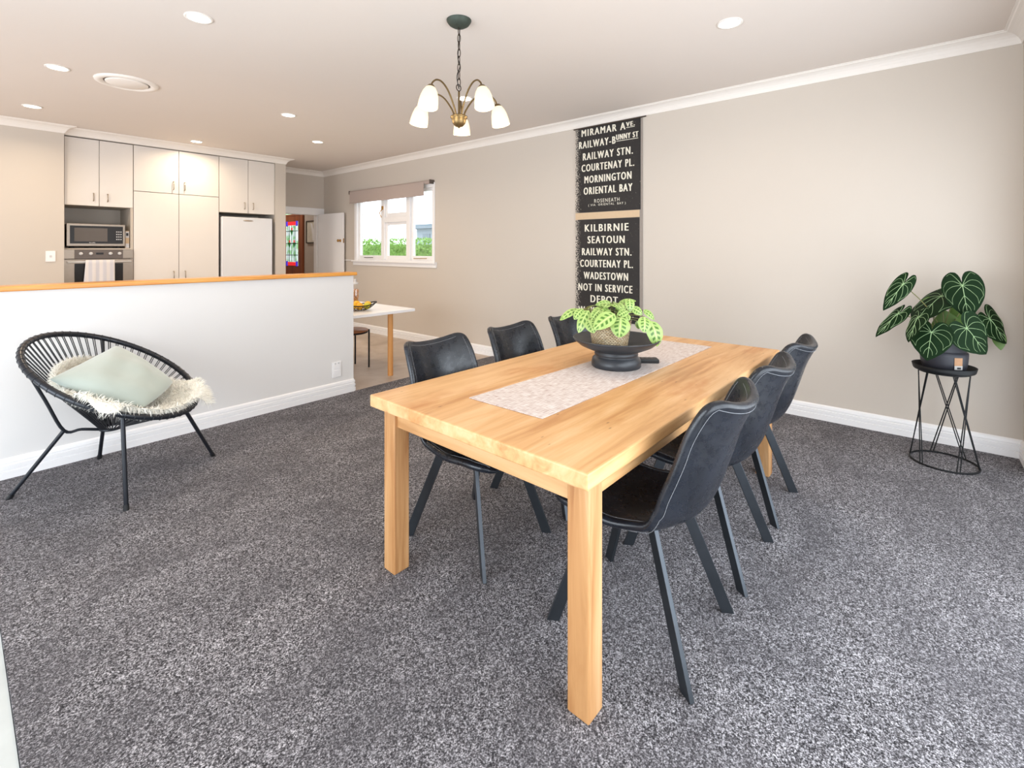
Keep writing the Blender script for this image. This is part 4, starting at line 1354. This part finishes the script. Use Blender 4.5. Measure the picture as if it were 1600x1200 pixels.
# ------------------------------------------------------------------ kitchen table, stool, fruit
T2 = .720
t2 = thing('breakfast_table', 'white topped breakfast table with round wooden legs behind the half wall', 'table', (2.8, 4.9, FV))
MB().box(1.95, 3.475, 4.385, 5.80, T2 - .032, T2).build('tabletop', M['white'], t2, bevel=.004)
for x, y in ((3.20, 4.475), (2.15, 4.475), (3.20, 5.70), (2.15, 5.70)):
    MB().tube([(x, y, FV), (x, y, T2 - .032)], .030, 20).build('leg', M['pole'], t2)
sx, sy = 3.09, 5.10
s2 = thing('stool', 'stool with wooden seat and thin black legs under the white breakfast table', 'stool', (sx, sy, FV))
MB().lathe([(0, .425), (.185, .425), (.198, .434), (.198, .444), (.19, .450), (0, .450)], 36, tf=Matrix.Translation((sx, sy, 0))).build('seat', M['seatwood'], s2)
MB().tube([(sx + .185 * math.cos(2 * PI * i / 36), sy + .185 * math.sin(2 * PI * i / 36), .417) for i in range(36)], .009, 8, closed=True).build('seat_ring', M['bmetal'], s2)
for a in (-.62, .78, 2.45, 3.98):
    p = Vector((sx + .205 * math.cos(a), sy + .205 * math.sin(a), 0))
    MB().tube([p + Vector((0, 0, .445)), p + Vector((0, 0, FV))], .010, 10).build('leg', M['bmetal'], s2)
fx, fy = 2.945, 4.70
fb = thing('fruit_bowl', 'dark wire fruit bowl on the white breakfast table', 'bowl', (fx, fy, T2))
fa = math.radians(-25)
fd1, fd2 = Vector((math.cos(fa), math.sin(fa), 0)), Vector((-math.sin(fa), math.cos(fa), 0))
def fbp(a, f, inset=0): return Vector((fx, fy, T2 + .006)) + fd1 * (.19 * (.35 + .65 * f) * math.cos(a)) + fd2 * (.14 * (.35 + .65 * f) * math.sin(a)) + Vector((0, 0, (.055 + .03 * math.cos(a) ** 2) * f ** 1.6))
MB().tube([fbp(2 * PI * i / 40, 1) for i in range(40)], .006, 8, closed=True).build('rim', M['bmetal'], fb)
m = MB()
for i in range(22): m.tube([fbp(2 * PI * i / 22, f / 6) for f in range(7)], .0026, 5)
for f in (0, .4, .7): m.tube([fbp(2 * PI * i / 32, f) for i in range(32)], .0026, 5, closed=True)
m.build('wires', M['bmetal'], fb)
def fruit(name, label, x, y, z, r, mt, el=1.0, az=0):
    f = thing(name, label, 'fruit', (x, y, z - r), 0, 'fruit in the wire bowl')
    pr = [(max(0, r * math.sin(PI * i / 16)), -r * math.cos(PI * i / 16) * el) for i in range(17)]
    if el > 1: pr[0] = (0, pr[0][1] * 1.05); pr[-1] = (0, pr[-1][1] * 1.05)
    tf = Matrix.Translation((x, y, z)) @ Matrix.Rotation(az, 4, 'Z') @ (Matrix.Rotation(PI / 2, 4, 'Y') if el > 1 else Matrix.Identity(4))
    MB().lathe(pr, 20, tf=tf).build('flesh', M[mt], f)
    MB().lathe([(0, .002), (.004, .0015), (.005, 0)], 8, tf=tf @ Matrix.Translation((0, 0, r * el * .99))).build('stem_scar', M['stem'], f)
def fpos(a, b, z): p = Vector((fx, fy, 0)) + fd1 * a + fd2 * b; return p.x, p.y, T2 + z
for nm, lab, pos, r, mt, el, az in (
        ('orange', 'round orange at the front of the wire bowl', fpos(.0, -.065, .049), .036, 'orange', 1, 0),
        ('lemon', 'yellow lemon nearest the left edge of the bowl in view', fpos(-.072, -.045, .049), .034, 'lemon', 1.25, .3),
        ('lime', 'yellow green citrus low at the right front of the bowl', fpos(.078, -.040, .047), .033, 'limey', 1.2, 1.0),
        ('lemon', 'yellow lemon highest at the right of the bowl', fpos(.100, .030, .056), .033, 'lemon', 1.25, .6),
        ('orange', 'orange heaped on top beside the tall jar', fpos(-.02, .025, .062), .037, 'orange', 1, 0)):
    fruit(nm, lab, pos[0], pos[1], pos[2] + .006, r * 1.13, mt, el, az)
jx, jy = 3.055, 4.95
jr = thing('jar', 'tall glass jar of dried pasta standing behind the fruit bowl', 'jar', (jx, jy, T2))
MB().lathe([(0, .001), (.045, .001), (.047, .01), (.047, .23), (.036, .262), (.030, .28)], 24, tf=Matrix.Translation((jx, jy, T2))).build('glass', M['jar'], jr)
m = MB()
rnd = random.Random(9)
for i in range(420):
    a, r = rnd.uniform(0, 2 * PI), .036 * math.sqrt(rnd.random()); z = T2 + .012 + .20 * rnd.random()
    d = Vector((rnd.gauss(0, 1), rnd.gauss(0, 1), rnd.gauss(0, 1))).normalized() * .009
    p = Vector((jx + r * math.cos(a), jy + r * math.sin(a), z))
    m.tube([p - d, p + d], .0038, 5)
o = m.build('pasta', M['pasta'], jr); o['kind'] = 'stuff'
MB().lathe([(0, .275), (.032, .275), (.034, .28), (.034, .295), (.015, .30), (.012, .315), (.018, .33), (0, .338)], 20, tf=Matrix.Translation((jx, jy, T2))).build('stopper', M['grey_pl'], jr)
